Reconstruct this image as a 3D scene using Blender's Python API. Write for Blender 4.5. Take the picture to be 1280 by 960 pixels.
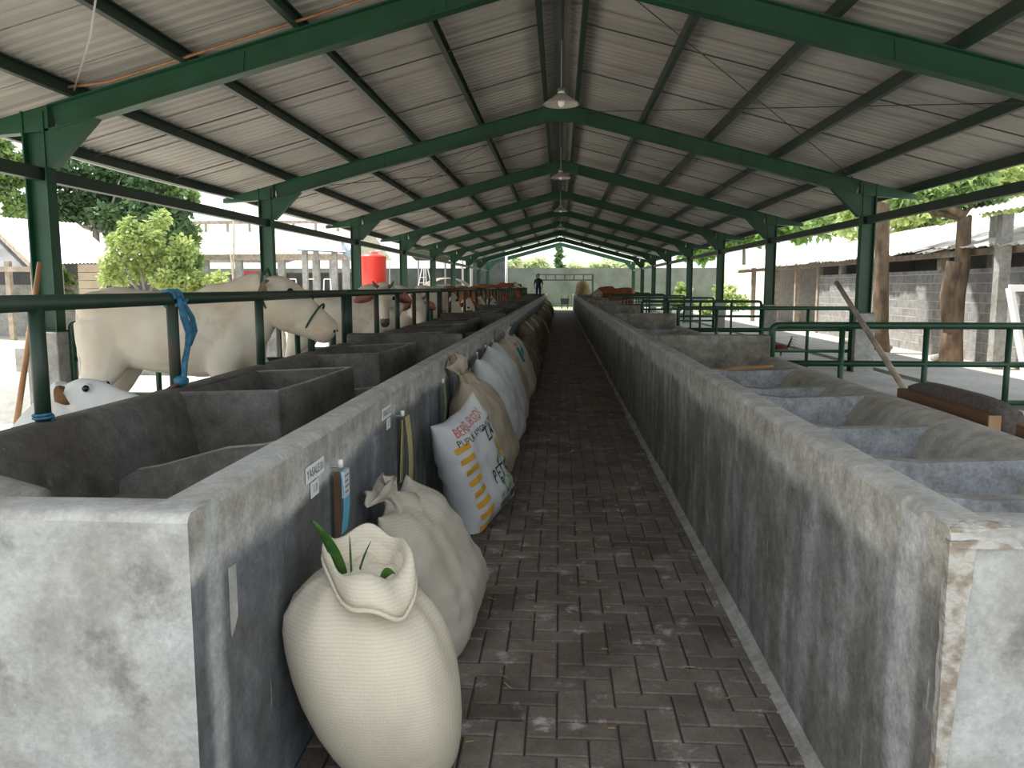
import bpy, bmesh, math, random
from mathutils import Vector, Matrix, noise
for o in list(bpy.data.objects): bpy.data.objects.remove(o)
scn = bpy.context.scene
COL = scn.collection
rnd = random.Random(7)

# ------------------------------------------------------------------ camera
FPX = 1000.0; CAMZ = 1.5
TH = math.atan(.122); PS = math.atan(.06*math.cos(TH))
cam = bpy.data.cameras.new('camera'); camo = bpy.data.objects.new('camera', cam)
COL.objects.link(camo); scn.camera = camo
cam.sensor_width = 36; cam.lens = FPX/1280*36; cam.clip_end = 600; cam.clip_start = .05
camo.location = (0, 0, CAMZ); camo.rotation_euler = (math.pi/2-TH, 0, PS)
def at(x, y, X=None, Y=None, Z=None):
    """photo pixel -> world point on the plane X, Y or Z = given"""
    u = (x-640)/FPX; v = -(y-480)/FPX
    f = Vector((-math.sin(PS)*math.cos(TH), math.cos(PS)*math.cos(TH), -math.sin(TH)))
    r = Vector((math.cos(PS), math.sin(PS), 0)); up = r.cross(f)
    d = f+u*r+v*up
    t = X/d.x if X is not None else Y/d.y if Y is not None else (Z-CAMZ)/d.z
    return Vector((0, 0, CAMZ))+d*t
# ------------------------------------------------------------------ world, sun, exposure
w = bpy.data.worlds.new('world'); scn.world = w; w.use_nodes = True
nt = w.node_tree; nt.nodes.clear()
sky = nt.nodes.new('ShaderNodeTexSky'); sky.sky_type = 'NISHITA'; sky.sun_disc = False
sky.sun_elevation = math.radians(62); sky.sun_rotation = math.radians(-75)
sky.dust_density = 4.0; sky.air_density = 1.2; sky.altitude = 100
mxs = nt.nodes.new('ShaderNodeMixRGB'); mxs.inputs[0].default_value = .62; mxs.inputs[2].default_value = (8.2, 8.5, 8.3, 1)
bg = nt.nodes.new('ShaderNodeBackground'); bg.inputs[1].default_value = .16
wo = nt.nodes.new('ShaderNodeOutputWorld')
nt.links.new(sky.outputs[0], mxs.inputs[1]); nt.links.new(mxs.outputs[0], bg.inputs[0]); nt.links.new(bg.outputs[0], wo.inputs[0])
sl = bpy.data.lights.new('sun', 'SUN'); sl.energy = 4.5; sl.angle = math.radians(2.5); sl.color = (1, .96, .88)
so = bpy.data.objects.new('sun', sl); COL.objects.link(so); so.location = (-30, 20, 60)
so.rotation_euler = Vector((.55, -.18, -1.0)).to_track_quat('-Z', 'Y').to_euler()
vs = scn.view_settings
vs.view_transform = 'Standard'; vs.look = 'None'; vs.gamma = 1; vs.use_curve_mapping = False; vs.exposure = 0.72

# ------------------------------------------------------------------ materials
MATS = {}
def M(name, col, rough=.8, metal=0., col2=None, sc=4., lo=.4, hi=.65, col3=None, sc3=1., lo3=.5, hi3=.7, bump=0., bsc=40., stretch=(1,1,1), island=0., coord='pos', trans=0., extra=None, grain=0.):
    m = bpy.data.materials.new(name); m.use_nodes = True; n = m.node_tree.nodes; L = m.node_tree.links
    p = n['Principled BSDF']; p.inputs['Roughness'].default_value = rough; p.inputs['Metallic'].default_value = metal
    p.inputs['Base Color'].default_value = (*col, 1)
    MATS[name] = m
    if coord == 'pos': g = n.new('ShaderNodeNewGeometry'); src = g.outputs['Position']
    else: g = n.new('ShaderNodeTexCoord'); src = g.outputs['Object']
    mp = n.new('ShaderNodeMapping'); mp.inputs['Scale'].default_value = stretch; L.new(src, mp.inputs[0])
    out = None
    def layer(prev, c2, sc, lo, hi, det=6, rg=.5):
        t = n.new('ShaderNodeTexNoise'); t.inputs['Scale'].default_value = sc; t.inputs['Detail'].default_value = det; t.inputs['Roughness'].default_value = rg
        L.new(mp.outputs[0], t.inputs['Vector'])
        r = n.new('ShaderNodeMapRange'); r.inputs[1].default_value = lo; r.inputs[2].default_value = hi; L.new(t.outputs[0], r.inputs[0])
        mx = n.new('ShaderNodeMixRGB'); L.new(r.outputs[0], mx.inputs[0])
        if prev is None: mx.inputs[1].default_value = (*col, 1)
        else: L.new(prev, mx.inputs[1])
        mx.inputs[2].default_value = (*c2, 1)
        return mx.outputs[0]
    if col2: out = layer(out, col2, sc, lo, hi)
    if col3: out = layer(out, col3, sc3, lo3, hi3, 9, .68)
    if extra: out = extra(n, L, mp, out)
    if grain:
        for gs, ga in ((11, .8), (70, .55)):
            t = n.new('ShaderNodeTexNoise'); t.inputs['Scale'].default_value = gs; t.inputs['Detail'].default_value = 8; t.inputs['Roughness'].default_value = .7; L.new(mp.outputs[0], t.inputs['Vector'])
            r = n.new('ShaderNodeMapRange'); r.inputs[1].default_value = .32; r.inputs[2].default_value = .68; r.inputs[3].default_value = 1-grain*ga; r.inputs[4].default_value = 1+grain*ga*.8; L.new(t.outputs[0], r.inputs[0])
            mx = n.new('ShaderNodeVectorMath'); mx.operation = 'SCALE'; L.new(out, mx.inputs[0]); L.new(r.outputs[0], mx.inputs['Scale']); out = mx.outputs[0]
    if island:
        g2 = n.new('ShaderNodeNewGeometry'); oi = n.new('ShaderNodeObjectInfo')
        a = n.new('ShaderNodeMath'); a.operation = 'ADD'; L.new(g2.outputs['Random Per Island'], a.inputs[0]); L.new(oi.outputs['Random'], a.inputs[1])
        fr = n.new('ShaderNodeMath'); fr.operation = 'FRACT'; L.new(a.outputs[0], fr.inputs[0])
        r = n.new('ShaderNodeMapRange'); r.inputs[3].default_value = 1-island; r.inputs[4].default_value = 1+island; L.new(fr.outputs[0], r.inputs[0])
        mx = n.new('ShaderNodeVectorMath'); mx.operation = 'SCALE'
        if out is None: mx.inputs[0].default_value = col
        else: L.new(out, mx.inputs[0])
        L.new(r.outputs[0], mx.inputs['Scale']); out = mx.outputs[0]
    if out is not None: L.new(out, p.inputs['Base Color'])
    if bump:
        t = n.new('ShaderNodeTexNoise'); t.inputs['Scale'].default_value = bsc; t.inputs['Detail'].default_value = 8; L.new(mp.outputs[0], t.inputs['Vector'])
        b = n.new('ShaderNodeBump'); b.inputs['Strength'].default_value = bump; b.inputs['Distance'].default_value = .01
        L.new(t.outputs[0], b.inputs['Height']); L.new(b.outputs[0], p.inputs['Normal'])
    if trans:
        tr = n.new('ShaderNodeBsdfTranslucent'); mxs = n.new('ShaderNodeMixShader'); mxs.inputs[0].default_value = trans
        if out is not None: L.new(out, tr.inputs[0])
        else: tr.inputs[0].default_value = (*col, 1)
        L.new(p.outputs[0], mxs.inputs[1]); L.new(tr.outputs[0], mxs.inputs[2]); L.new(mxs.outputs[0], n['Material Output'].inputs[0])
    return m
def wall_extra(lower, band, zb, amp, corner):
    """painted / smeared plaster: dark wash below a ragged hand-trowelled edge, pale smear along that edge, pale strip at the end corner"""
    def f(n, L, mp, prev):
        g = n.new('ShaderNodeNewGeometry'); s = n.new('ShaderNodeSeparateXYZ'); L.new(g.outputs['Position'], s.inputs[0])
        def ns(scale, st, det=4):
            m2 = n.new('ShaderNodeMapping'); m2.inputs['Scale'].default_value = st; L.new(g.outputs['Position'], m2.inputs[0])
            t = n.new('ShaderNodeTexNoise'); t.inputs['Scale'].default_value = scale; t.inputs['Detail'].default_value = det; L.new(m2.outputs[0], t.inputs['Vector']); return t.outputs[0]
        def mth(op, a, b):
            k = n.new('ShaderNodeMath'); k.operation = op
            for i, q in enumerate((a, b)):
                if isinstance(q, (int, float)): k.inputs[i].default_value = q
                else: L.new(q, k.inputs[i])
            return k.outputs[0]
        def rng(a, lo, hi):
            r = n.new('ShaderNodeMapRange'); r.inputs[1].default_value = lo; r.inputs[2].default_value = hi
            L.new(a, r.inputs[0]); return r.outputs[0]
        def mix(fac, a, c):
            mx = n.new('ShaderNodeMixRGB'); L.new(fac, mx.inputs[0]); L.new(a, mx.inputs[1])
            if isinstance(c, tuple): mx.inputs[2].default_value = (*c, 1)
            else: L.new(c, mx.inputs[2])
            return mx.outputs[0]
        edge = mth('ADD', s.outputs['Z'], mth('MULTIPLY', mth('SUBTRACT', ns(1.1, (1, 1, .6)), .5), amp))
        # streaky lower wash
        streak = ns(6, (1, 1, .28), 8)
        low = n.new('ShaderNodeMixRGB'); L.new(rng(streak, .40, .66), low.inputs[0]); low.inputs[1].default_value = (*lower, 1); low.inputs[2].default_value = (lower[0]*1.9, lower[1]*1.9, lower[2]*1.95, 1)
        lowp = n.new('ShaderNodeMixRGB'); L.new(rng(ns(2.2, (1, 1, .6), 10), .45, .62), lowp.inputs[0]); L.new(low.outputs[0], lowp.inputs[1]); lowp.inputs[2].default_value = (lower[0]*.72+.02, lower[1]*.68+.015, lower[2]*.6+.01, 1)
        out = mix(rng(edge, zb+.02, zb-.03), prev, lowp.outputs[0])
        bandf = mth('MULTIPLY', mth('MULTIPLY', rng(edge, zb-.06, zb), rng(edge, zb+.11, zb+.02)), rng(ns(5, (1, .5, 2), 6), .38, .62))
        out = mix(bandf, out, band)
        y2 = mth('ADD', s.outputs['Y'], mth('MULTIPLY', mth('SUBTRACT', ns(4, (1, 1, 1), 6), .5), .09))
        cf = mth('MULTIPLY', rng(y2, corner[0]-.02, corner[0]+.02), rng(y2, corner[1]+.03, corner[1]-.01))
        out = mix(mth('MULTIPLY', cf, .85), out, corner[2])
        # thin pale scratches
        scr = rng(ns(26, (1, .9, .12), 2), .70, .74)
        out = mix(mth('MULTIPLY', scr, .5), out, (.45, .46, .45))
        return out
    return f
M('concrete', grain=0.35, col=(.36, .36, .34), rough=.9, col2=(.24, .23, .205), sc=2.2, lo=.42, hi=.68, col3=(.46, .46, .44), sc3=7, lo3=.55, hi3=.75, bump=.35, bsc=35)
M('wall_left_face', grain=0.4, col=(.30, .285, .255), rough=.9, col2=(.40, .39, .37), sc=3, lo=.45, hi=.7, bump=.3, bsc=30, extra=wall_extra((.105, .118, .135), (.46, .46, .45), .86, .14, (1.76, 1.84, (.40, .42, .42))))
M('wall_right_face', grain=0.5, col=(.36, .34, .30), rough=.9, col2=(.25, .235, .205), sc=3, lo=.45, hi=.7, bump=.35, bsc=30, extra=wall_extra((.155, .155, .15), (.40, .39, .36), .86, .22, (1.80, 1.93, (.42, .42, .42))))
M('concrete_pale', grain=0.3, col=(.37, .38, .375), rough=.88, col2=(.25, .245, .23), sc=3.0, lo=.42, hi=.64, col3=(.105, .103, .097), sc3=3.2, lo3=.54, hi3=.68, bump=.3, bsc=45)
M('concrete_cap', grain=0.3, col=(.40, .40, .385), rough=.85, col2=(.30, .29, .265), sc=4, lo=.4, hi=.7, col3=(.52, .53, .52), sc3=9, lo3=.56, hi3=.72, bump=.3, bsc=60)
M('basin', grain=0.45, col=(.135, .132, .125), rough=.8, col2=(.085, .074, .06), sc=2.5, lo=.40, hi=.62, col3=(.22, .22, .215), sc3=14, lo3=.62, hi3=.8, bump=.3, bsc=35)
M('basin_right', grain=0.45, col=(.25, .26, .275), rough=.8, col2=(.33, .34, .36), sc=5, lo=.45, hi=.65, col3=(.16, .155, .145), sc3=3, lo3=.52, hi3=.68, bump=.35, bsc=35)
M('rim_right', grain=0.35, col=(.38, .36, .325), rough=.88, col2=(.27, .25, .22), sc=3, lo=.45, hi=.68, bump=.3, bsc=40)
M('divider', grain=.5, col=(.25, .235, .205), rough=.9, col2=(.16, .145, .12), sc=3, lo=.42, hi=.62, col3=(.33, .32, .30), sc3=4, lo3=.58, hi3=.72)
M('worn_crest', grain=.3, col=(.27, .265, .25), rough=.85, col2=(.19, .18, .165), sc=6)
M('broken_concrete', (.42, .41, .385), .95, col2=(.25, .215, .17), sc=22, lo=.45, hi=.6, bump=1., bsc=70)
M('straw_floor', (.20, .165, .11), .95, col2=(.12, .11, .10), sc=9, lo=.4, hi=.65, bump=.6, bsc=90)
M('slab', grain=0.2, col=(.42, .42, .40), rough=.9, col2=(.33, .32, .30), sc=1.2, lo=.4, hi=.7, bump=.2, bsc=30)
M('yard', (.60, .56, .49), .95, col2=(.46, .40, .32), sc=.5, lo=.45, hi=.7, bump=.4, bsc=8)
M('grass', (.16, .30, .05), .95, col2=(.28, .38, .10), sc=1.5)
M('mortar', (.075, .065, .055), .95)
M('paver', grain=0.35, col=(.195, .165, .142), rough=.75, col2=(.12, .096, .08), sc=2.5, lo=.36, hi=.64, col3=(.42, .41, .385), sc3=6, lo3=.57, hi3=.68, bump=.35, bsc=70, island=.22)
M('green', (.006, .055, .024), .45, col2=(.009, .072, .034), sc=3)
M('green_dark', (.012, .035, .022), .5, col2=(.030, .036, .028), sc=5, lo=.5, hi=.7)
M('green_rail', (.005, .050, .022), .4, col2=(.014, .058, .03), sc=6)
M('rust_post', (.055, .035, .025), .7, col2=(.02, .045, .032), sc=6, lo=.4, hi=.6)
M('tin', (.40, .385, .355), .6, .1, col2=(.31, .297, .272), sc=.9, lo=.4, hi=.7, col3=(.42, .36, .28), sc3=1.6, lo3=.64, hi3=.8)
M('tin_outside', (.72, .73, .72), .5, .2, col2=(.60, .58, .54), sc=1.2)
M('tin_rust', (.62, .60, .57), .7, .1, col2=(.30, .19, .12), sc=1.6, lo=.56, hi=.7)
M('steel', (.45, .45, .44), .4, .8)
M('cable', (.05, .045, .04), .7)
M('shade', (.55, .50, .47), .4)
M('shade_in', (.80, .74, .72), .5)
M('bulb', (.9, .88, .86), .2)
M('white_paint', (.80, .80, .78), .5)
M('block', grain=0.3, col=(.31, .31, .305), rough=.95, col2=(.22, .21, .195), sc=6, lo=.4, hi=.7, bump=.5, bsc=60, island=.12)
M('block_mortar', (.56, .55, .53), .95)
M('wall_block', grain=0.3, col=(.22, .225, .23), rough=.95, col2=(.15, .145, .14), sc=.8, lo=.42, hi=.66)
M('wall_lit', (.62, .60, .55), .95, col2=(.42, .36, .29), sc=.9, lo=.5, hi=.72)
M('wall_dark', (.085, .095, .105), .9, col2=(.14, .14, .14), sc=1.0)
M('wood', (.13, .065, .032), .6, col2=(.08, .04, .02), sc=5, stretch=(1, .1, 1))
M('wood_light', (.38, .24, .12), .65, col2=(.28, .16, .08), sc=5)
M('bamboo', (.36, .20, .09), .5, col2=(.25, .12, .05), sc=9, stretch=(1, 1, .3))
M('padded', (.075, .062, .055), .85, col2=(.12, .10, .09), sc=40, bump=.6, bsc=90)
M('timber', (.42, .36, .29), .85, col2=(.28, .23, .18), sc=6)
M('bark', (.23, .165, .11), .95, col2=(.12, .085, .06), sc=9, stretch=(1, 1, .35), bump=.9, bsc=26)
M('bark_grey', (.28, .26, .23), .95, col2=(.15, .12, .10), sc=9, stretch=(1, 1, .35), bump=.9, bsc=26)
M('leaf', (.20, .32, .10), .6, col2=(.30, .42, .15), sc=1.5, island=.35, trans=.35)
M('leaf_yellow', (.46, .54, .20), .6, col2=(.32, .43, .14), sc=1.3, island=.3, trans=.4)
M('leaf_dark', (.06, .13, .05), .6, col2=(.11, .20, .08), sc=.7, island=.35, trans=.25)
M('leaf_hazed', (.62, .68, .44), .7, col2=(.52, .60, .34), sc=.5, island=.25, trans=.4)  # distant haze and overexposure put into the pale leaf colour
M('leaf_fresh', (.03, .11, .02), .5, col2=(.07, .18, .03), sc=20, trans=.2)
M('hide_white', (.64, .59, .50), .8, col2=(.54, .46, .35), sc=2.2, lo=.42, hi=.66, col3=(.42, .30, .17), sc3=1.7, lo3=.55, hi3=.74, coord='obj', bump=.15, bsc=60)
M('hide_dirty', (.50, .44, .35), .85, col2=(.40, .29, .17), sc=2.5, coord='obj')
M('hide_grey', (.34, .30, .26), .85)
M('hide_calf', (.68, .70, .70), .8, col2=(.60, .58, .54), sc=4, coord='obj')
M('hide_brown', (.30, .085, .030), .8, col2=(.22, .06, .02), sc=3, coord='obj')
M('hide_tan', (.36, .19, .09), .8, col2=(.26, .12, .05), sc=3, coord='obj')
M('muzzle', (.055, .048, .045), .5)
M('pink', (.42, .17, .12), .7, col2=(.30, .12, .085), sc=8)
M('horn', (.10, .085, .075), .5)
M('eye', (.01, .008, .007), .15)
M('rope_dark', (.03, .06, .05), .85)
M('rope_blue', (.02, .11, .20), .8, col2=(.05, .18, .28), sc=30)
M('rope_brown', (.14, .07, .05), .8)
def weave(n, L, mp, prev):
    tc = n.new('ShaderNodeTexCoord'); outs = []
    for ax, sc in (('Z', 30), ('X', 55)):
        wv = n.new('ShaderNodeTexWave'); wv.bands_direction = ax; wv.inputs['Scale'].default_value = sc; wv.inputs['Distortion'].default_value = 1.5; wv.inputs['Detail Scale'].default_value = 3
        L.new(tc.outputs['Object'], wv.inputs['Vector']); outs.append(wv.outputs['Fac'])
    a = n.new('ShaderNodeMath'); a.operation = 'ADD'; L.new(outs[0], a.inputs[0]); L.new(outs[1], a.inputs[1])
    r = n.new('ShaderNodeMapRange'); r.inputs[1].default_value = .2; r.inputs[2].default_value = 1.8; r.inputs[3].default_value = .90; r.inputs[4].default_value = 1.06; L.new(a.outputs[0], r.inputs[0])
    sc_ = n.new('ShaderNodeVectorMath'); sc_.operation = 'SCALE'; L.new(prev, sc_.inputs[0]); L.new(r.outputs[0], sc_.inputs['Scale'])
    return sc_.outputs[0]
M('sack_cream', (.66, .60, .49), .75, col2=(.60, .55, .45), sc=6, col3=(.50, .42, .30), sc3=3, lo3=.58, hi3=.8, coord='obj', extra=weave, bump=.25, bsc=110)
M('sack_grey', (.52, .48, .41), .78, col2=(.44, .40, .33), sc=5, col3=(.36, .30, .23), sc3=3, lo3=.58, hi3=.78, coord='obj', extra=weave, bump=.25, bsc=110)
M('sack_white', (.60, .62, .64), .6, col2=(.52, .53, .54), sc=5, coord='obj', extra=weave, bump=.15, bsc=110)
M('sack_beige', (.46, .395, .30), .8, col2=(.36, .30, .22), sc=5, coord='obj', extra=weave, bump=.25, bsc=110)
M('sack_brown', (.21, .165, .11), .85, col2=(.13, .10, .07), sc=6, coord='obj', extra=weave, bump=.3, bsc=110)
M('sack_inside', (.22, .16, .10), .9, col2=(.34, .27, .18), sc=20, coord='obj')
M('ink_black', (.035, .033, .032), .7); M('ink_red', (.50, .13, .11), .7); M('ink_orange', (.62, .33, .03), .7)
M('ink_green', (.06, .18, .08), .7); M('ink_pale_green', (.36, .48, .34), .7); M('ink_teal', (.02, .20, .17), .7); M('ink_dot', (.10, .10, .11), .7)
M('paper', (.72, .73, .76), .7); M('card_blue', (.10, .42, .60), .6); M('card_top', (.55, .58, .62), .6)
M('card_yellow', (.52, .45, .20), .6, col2=(.44, .38, .17), sc=9); M('card_green', (.16, .24, .12), .6)
M('tank_red', (.75, .055, .035), .35); M('tarp', (.30, .38, .42), .6, col2=(.45, .52, .55), sc=3)
M('red_cloth', (.62, .12, .16), .7); M('cream_plank', (.60, .53, .42), .8, col2=(.52, .45, .34), sc=4)
M('navy', (.012, .020, .05), .8); M('skin', (.33, .19, .12), .6); M('straw', (.42, .30, .16), .95, col2=(.30, .20, .09), sc=9, bump=.8, bsc=30)
M('rooster_red', (.16, .018, .010), .6); M('comb', (.55, .02, .02), .5); M('rooster_dark', (.03, .03, .025), .5)
M('black', (.02, .02, .02), .6); M('denim', (.10, .13, .2), .8); M('glass', (.5, .55, .56), .1)

# ------------------------------------------------------------------ helpers
ORD = ['nearest', 'second', 'third', 'fourth', 'fifth', 'sixth', 'seventh', 'eighth', 'ninth', 'tenth', 'eleventh', 'twelfth', 'thirteenth', 'fourteenth', 'fifteenth', 'sixteenth', 'seventeenth', 'eighteenth', 'nineteenth', 'twentieth']
def tag(o, label=None, cat=None, group=None, kind=None):
    if label: o['label'] = label
    if cat: o['category'] = cat
    if group: o['group'] = group
    if kind: o['kind'] = kind
    return o
def empty(name, loc, label=None, cat=None, group=None, kind=None, rz=0):
    o = bpy.data.objects.new(name, None); COL.objects.link(o); o.location = loc; o.rotation_euler = (0, 0, rz); o.empty_display_size = .1
    return tag(o, label, cat, group, kind)
def world_loc(p):
    v = Vector((0, 0, 0))
    while p is not None: v += Vector(p.location); p = p.parent
    return v
def link(name, me, parent=None, loc=(0, 0, 0)):
    o = bpy.data.objects.new(name, me); COL.objects.link(o); o.parent = parent; o.location = loc
    return o
class MB:
    def __init__(s): s.v = []; s.f = []; s.m = []
    def add(s, vs, fs, mi=0):
        b = len(s.v); s.v += [tuple(p) for p in vs]; s.f += [tuple(i+b for i in f) for f in fs]; s.m += [mi]*len(fs); return s
    def box(s, x0, x1, y0, y1, z0, z1, mi=0):
        vs = [(x, y, z) for z in (z0, z1) for y in (y0, y1) for x in (x0, x1)]
        return s.add(vs, [(0, 2, 3, 1), (4, 5, 7, 6), (0, 1, 5, 4), (2, 6, 7, 3), (0, 4, 6, 2), (1, 3, 7, 5)], mi)
    def hexa(s, p8, mi=0):   # bottom 4 ring, top 4 ring
        return s.add(p8, [(3, 2, 1, 0), (4, 5, 6, 7), (0, 1, 5, 4), (1, 2, 6, 5), (2, 3, 7, 6), (3, 0, 4, 7)], mi)
    def prism(s, poly, a, b, ux, uy, mi=0):   # 2D polygon swept from a to b, axes ux, uy
        a = Vector(a); b = Vector(b); ux = Vector(ux); uy = Vector(uy); n = len(poly)
        vs = [a+ux*p[0]+uy*p[1] for p in poly]+[b+ux*p[0]+uy*p[1] for p in poly]
        fs = [(i, (i+1) % n, (i+1) % n+n, i+n) for i in range(n)]+[tuple(range(n-1, -1, -1)), tuple(range(n, 2*n))]
        return s.add(vs, fs, mi)
    def beam(s, a, b, wd, ht, mi=0, side=None):
        a = Vector(a); b = Vector(b); d = (b-a).normalized()
        sd = Vector(side) if side else d.cross(Vector((0, 0, 1)))
        if sd.length < 1e-3: sd = Vector((1, 0, 0))
        sd.normalize(); up = sd.cross(d)
        return s.prism([(-wd/2, -ht/2), (wd/2, -ht/2), (wd/2, ht/2), (-wd/2, ht/2)], a, b, sd, up, mi)
    def loft(s, pts, rad, n=10, side=None, mi=0, caps=True, shape=None):
        pts = [Vector(p) for p in pts]; rings = []; ps = None
        for i, p in enumerate(pts):
            d = (pts[min(i+1, len(pts)-1)]-pts[max(i-1, 0)]).normalized()
            if side is not None: sd = Vector(side)
            elif ps is None: sd = d.cross(Vector((0, 0, 1))) if abs(d.z) < .95 else d.cross(Vector((0, 1, 0)))
            else: sd = ps
            sd = (sd-d*sd.dot(d)).normalized(); ps = sd; up = sd.cross(d)
            r = rad[i] if isinstance(rad, (list, tuple)) else rad
            rw, rh = r if isinstance(r, (list, tuple)) else (r, r)
            rings.append([p+sd*(rw*math.cos(2*math.pi*k/n))+up*(rh*math.sin(2*math.pi*k/n)) for k in range(n)])
        vs = [q for r in rings for q in r]; fs = []
        for i in range(len(pts)-1):
            for k in range(n): fs.append((i*n+k, i*n+(k+1) % n, (i+1)*n+(k+1) % n, (i+1)*n+k))
        if caps:
            fs.append(tuple(range(n-1, -1, -1))); fs.append(tuple(range((len(pts)-1)*n, len(pts)*n)))
        return s.add(vs, fs, mi)
    def lathe(s, prof, c=(0, 0, 0), n=20, mi=0):
        vs = []; fs = []
        for r, z in prof:
            for k in range(n): a = 2*math.pi*k/n; vs.append((c[0]+r*math.cos(a), c[1]+r*math.sin(a), c[2]+z))
        for i in range(len(prof)-1):
            for k in range(n): fs.append((i*n+k, i*n+(k+1) % n, (i+1)*n+(k+1) % n, (i+1)*n+k))
        return s.add(vs, fs, mi)
    def ball(s, c, r, n=10, mi=0):
        rx, ry, rz = r if isinstance(r, (list, tuple)) else (r, r, r)
        vs = []; fs = []; h = n//2
        for i in range(h+1):
            t = math.pi*i/h
            for k in range(n): a = 2*math.pi*k/n; vs.append((c[0]+rx*math.sin(t)*math.cos(a), c[1]+ry*math.sin(t)*math.sin(a), c[2]-rz*math.cos(t)))
        for i in range(h):
            for k in range(n): fs.append((i*n+k, i*n+(k+1) % n, (i+1)*n+(k+1) % n, (i+1)*n+k))
        return s.add(vs, fs, mi)
    def mesh(s, name, mats, off=(0, 0, 0), smooth=False):
        me = bpy.data.meshes.new(name); o = Vector(off)
        me.from_pydata([Vector(p)-o for p in s.v], [], s.f)
        for m in (mats if isinstance(mats, (list, tuple)) else [mats]): me.materials.append(MATS[m])
        if len(set(s.m)) > 1: me.polygons.foreach_set('material_index', s.m)
        me.update(); me.validate()
        bm = bmesh.new(); bm.from_mesh(me); bmesh.ops.recalc_face_normals(bm, faces=bm.faces); bm.to_mesh(me); bm.free()
        if smooth: me.shade_smooth()
        return me
    def build(s, name, mats, parent=None, smooth=False, label=None, cat=None, group=None, kind=None, local=False, auto=0):
        if parent is not None: off = (0, 0, 0) if local else world_loc(parent); loc = (0, 0, 0)
        else:
            xs, ys, zs = zip(*s.v); loc = ((min(xs)+max(xs))/2, (min(ys)+max(ys))/2, min(zs)); off = loc
        me = s.mesh(name, mats, off, smooth or auto > 0)
        if auto:
            bm = bmesh.new(); bm.from_mesh(me)
            for e in bm.edges:
                if len(e.link_faces) == 2 and e.calc_face_angle(0) > math.radians(auto): e.smooth = False
            bm.to_mesh(me); bm.free()
        return tag(link(name, me, parent, loc), label, cat, group, kind)
def copy_tree(o, parent=None):
    c = o.copy(); COL.objects.link(c); c.parent = parent
    for ch in list(o.children): copy_tree(ch, c)
    return c
def bevel_mesh(o, w=.01, seg=2):
    md = o.modifiers.new('bevel', 'BEVEL'); md.width = w; md.segments = seg; md.limit_method = 'ANGLE'
    return o

# ================================================================== STRUCTURE
FY = [7.6+6*k for k in range(9)]          # portal frames
AX = .825                                  # aisle wall faces
TY0, TY1 = 1.68, 52.0                      # trough runs
SLAB = .1
# ground
g = MB().box(-160, 160, -40, 200, -.3, -.03).build('ground', 'yard', kind='structure')
MB().box(-60, 60, 53.5, 70, -.035, -.005).build('ground_grass', 'grass', kind='structure')
# pen slabs
for sd, nm in ((-1, 'left'), (1, 'right')):
    MB().box(*sorted((sd*1.9, sd*5.25)), TY0, 54, -.05, SLAB).build('floor_pen_'+nm, 'slab', kind='structure')
MB().box(5.48, 7.0, -4, 54, -.05, SLAB).build('floor_path_right', 'slab', kind='structure')
# ---- aisle paving: 90 degree herringbone of concrete pavers
floor = empty('floor', (0, 0, 0), kind='structure')
MB().box(-AX-.05, AX+.05, -3, 52.2, -.12, -.012).build('bedding', 'mortar', floor)
MB().box(-AX-.05, AX+.05, 52.2, 56, -.12, 0).build('concrete_apron', 'concrete_cap', floor)
PW = .105
def paver_geo(mb, x0, x1, y0, y1, z, tx=0, ty=0):
    gx = .0035; x0 += gx; x1 -= gx; y0 += gx; y1 -= gx; c = .006
    cx, cy = (x0+x1)/2, (y0+y1)/2
    def P(x, y, zz): return (x, y, zz+tx*(x-cx)+ty*(y-cy))
    b = [P(x0, y0, -.03), P(x1, y0, -.03), P(x1, y1, -.03), P(x0, y1, -.03)]
    m = [P(x0, y0, z-c*.6), P(x1, y0, z-c*.6), P(x1, y1, z-c*.6), P(x0, y1, z-c*.6)]
    t = [P(x0+c, y0+c, z), P(x1-c, y0+c, z), P(x1-c, y1-c, z), P(x0+c, y1-c, z)]
    fs = [(i, (i+1) % 4, (i+1) % 4+4, i+4) for i in range(4)]+[(i+4, (i+1) % 4+4, (i+1) % 4+8, i+8) for i in range(4)]+[(8, 9, 10, 11)]
    mb.add(b+m+t, fs)
pav = []
nx = int(AX/PW)+2
for j in range(int(-1/PW), int(52.2/PW)):
    for i in range(-nx, nx+1):
        k = (i-j) % 4
        if k == 0: r = (i, i+2, j, j+1)
        elif k == 3: r = (i, i+1, j, j+2)
        else: continue
        x0, x1, y0, y1 = [q*PW for q in r]
        x0 = max(x0, -AX); x1 = min(x1, AX)
        if x1-x0 < .03: continue
        pav.append((x0, x1, y0, min(y1, 52.2)))
pav.sort(key=lambda p: p[2])
near = [p for p in pav if p[2] > 1.75 and not (p[1] < -.45 and p[2] < 9)][:300]
ns_ = set(near)
shared = {}
for p in near:
    key = (round(p[1]-p[0], 3), round(p[3]-p[2], 3), rnd.randrange(3))
    if key not in shared:
        mb = MB(); paver_geo(mb, -(p[1]-p[0])/2, (p[1]-p[0])/2, -(p[3]-p[2])/2, (p[3]-p[2])/2, 0, rnd.uniform(-.008, .008), rnd.uniform(-.008, .008)); shared[key] = mb.mesh('paver', 'paver')
    link('paver', shared[key], floor, ((p[0]+p[1])/2, (p[2]+p[3])/2, rnd.uniform(-.002, .002)))
mb = MB()
for p in pav:
    if p not in ns_: paver_geo(mb, *p, rnd.uniform(-.002, .002), rnd.uniform(-.008, .008), rnd.uniform(-.008, .008))
mb.build('paver_field', 'paver', floor, kind='stuff')

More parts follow.
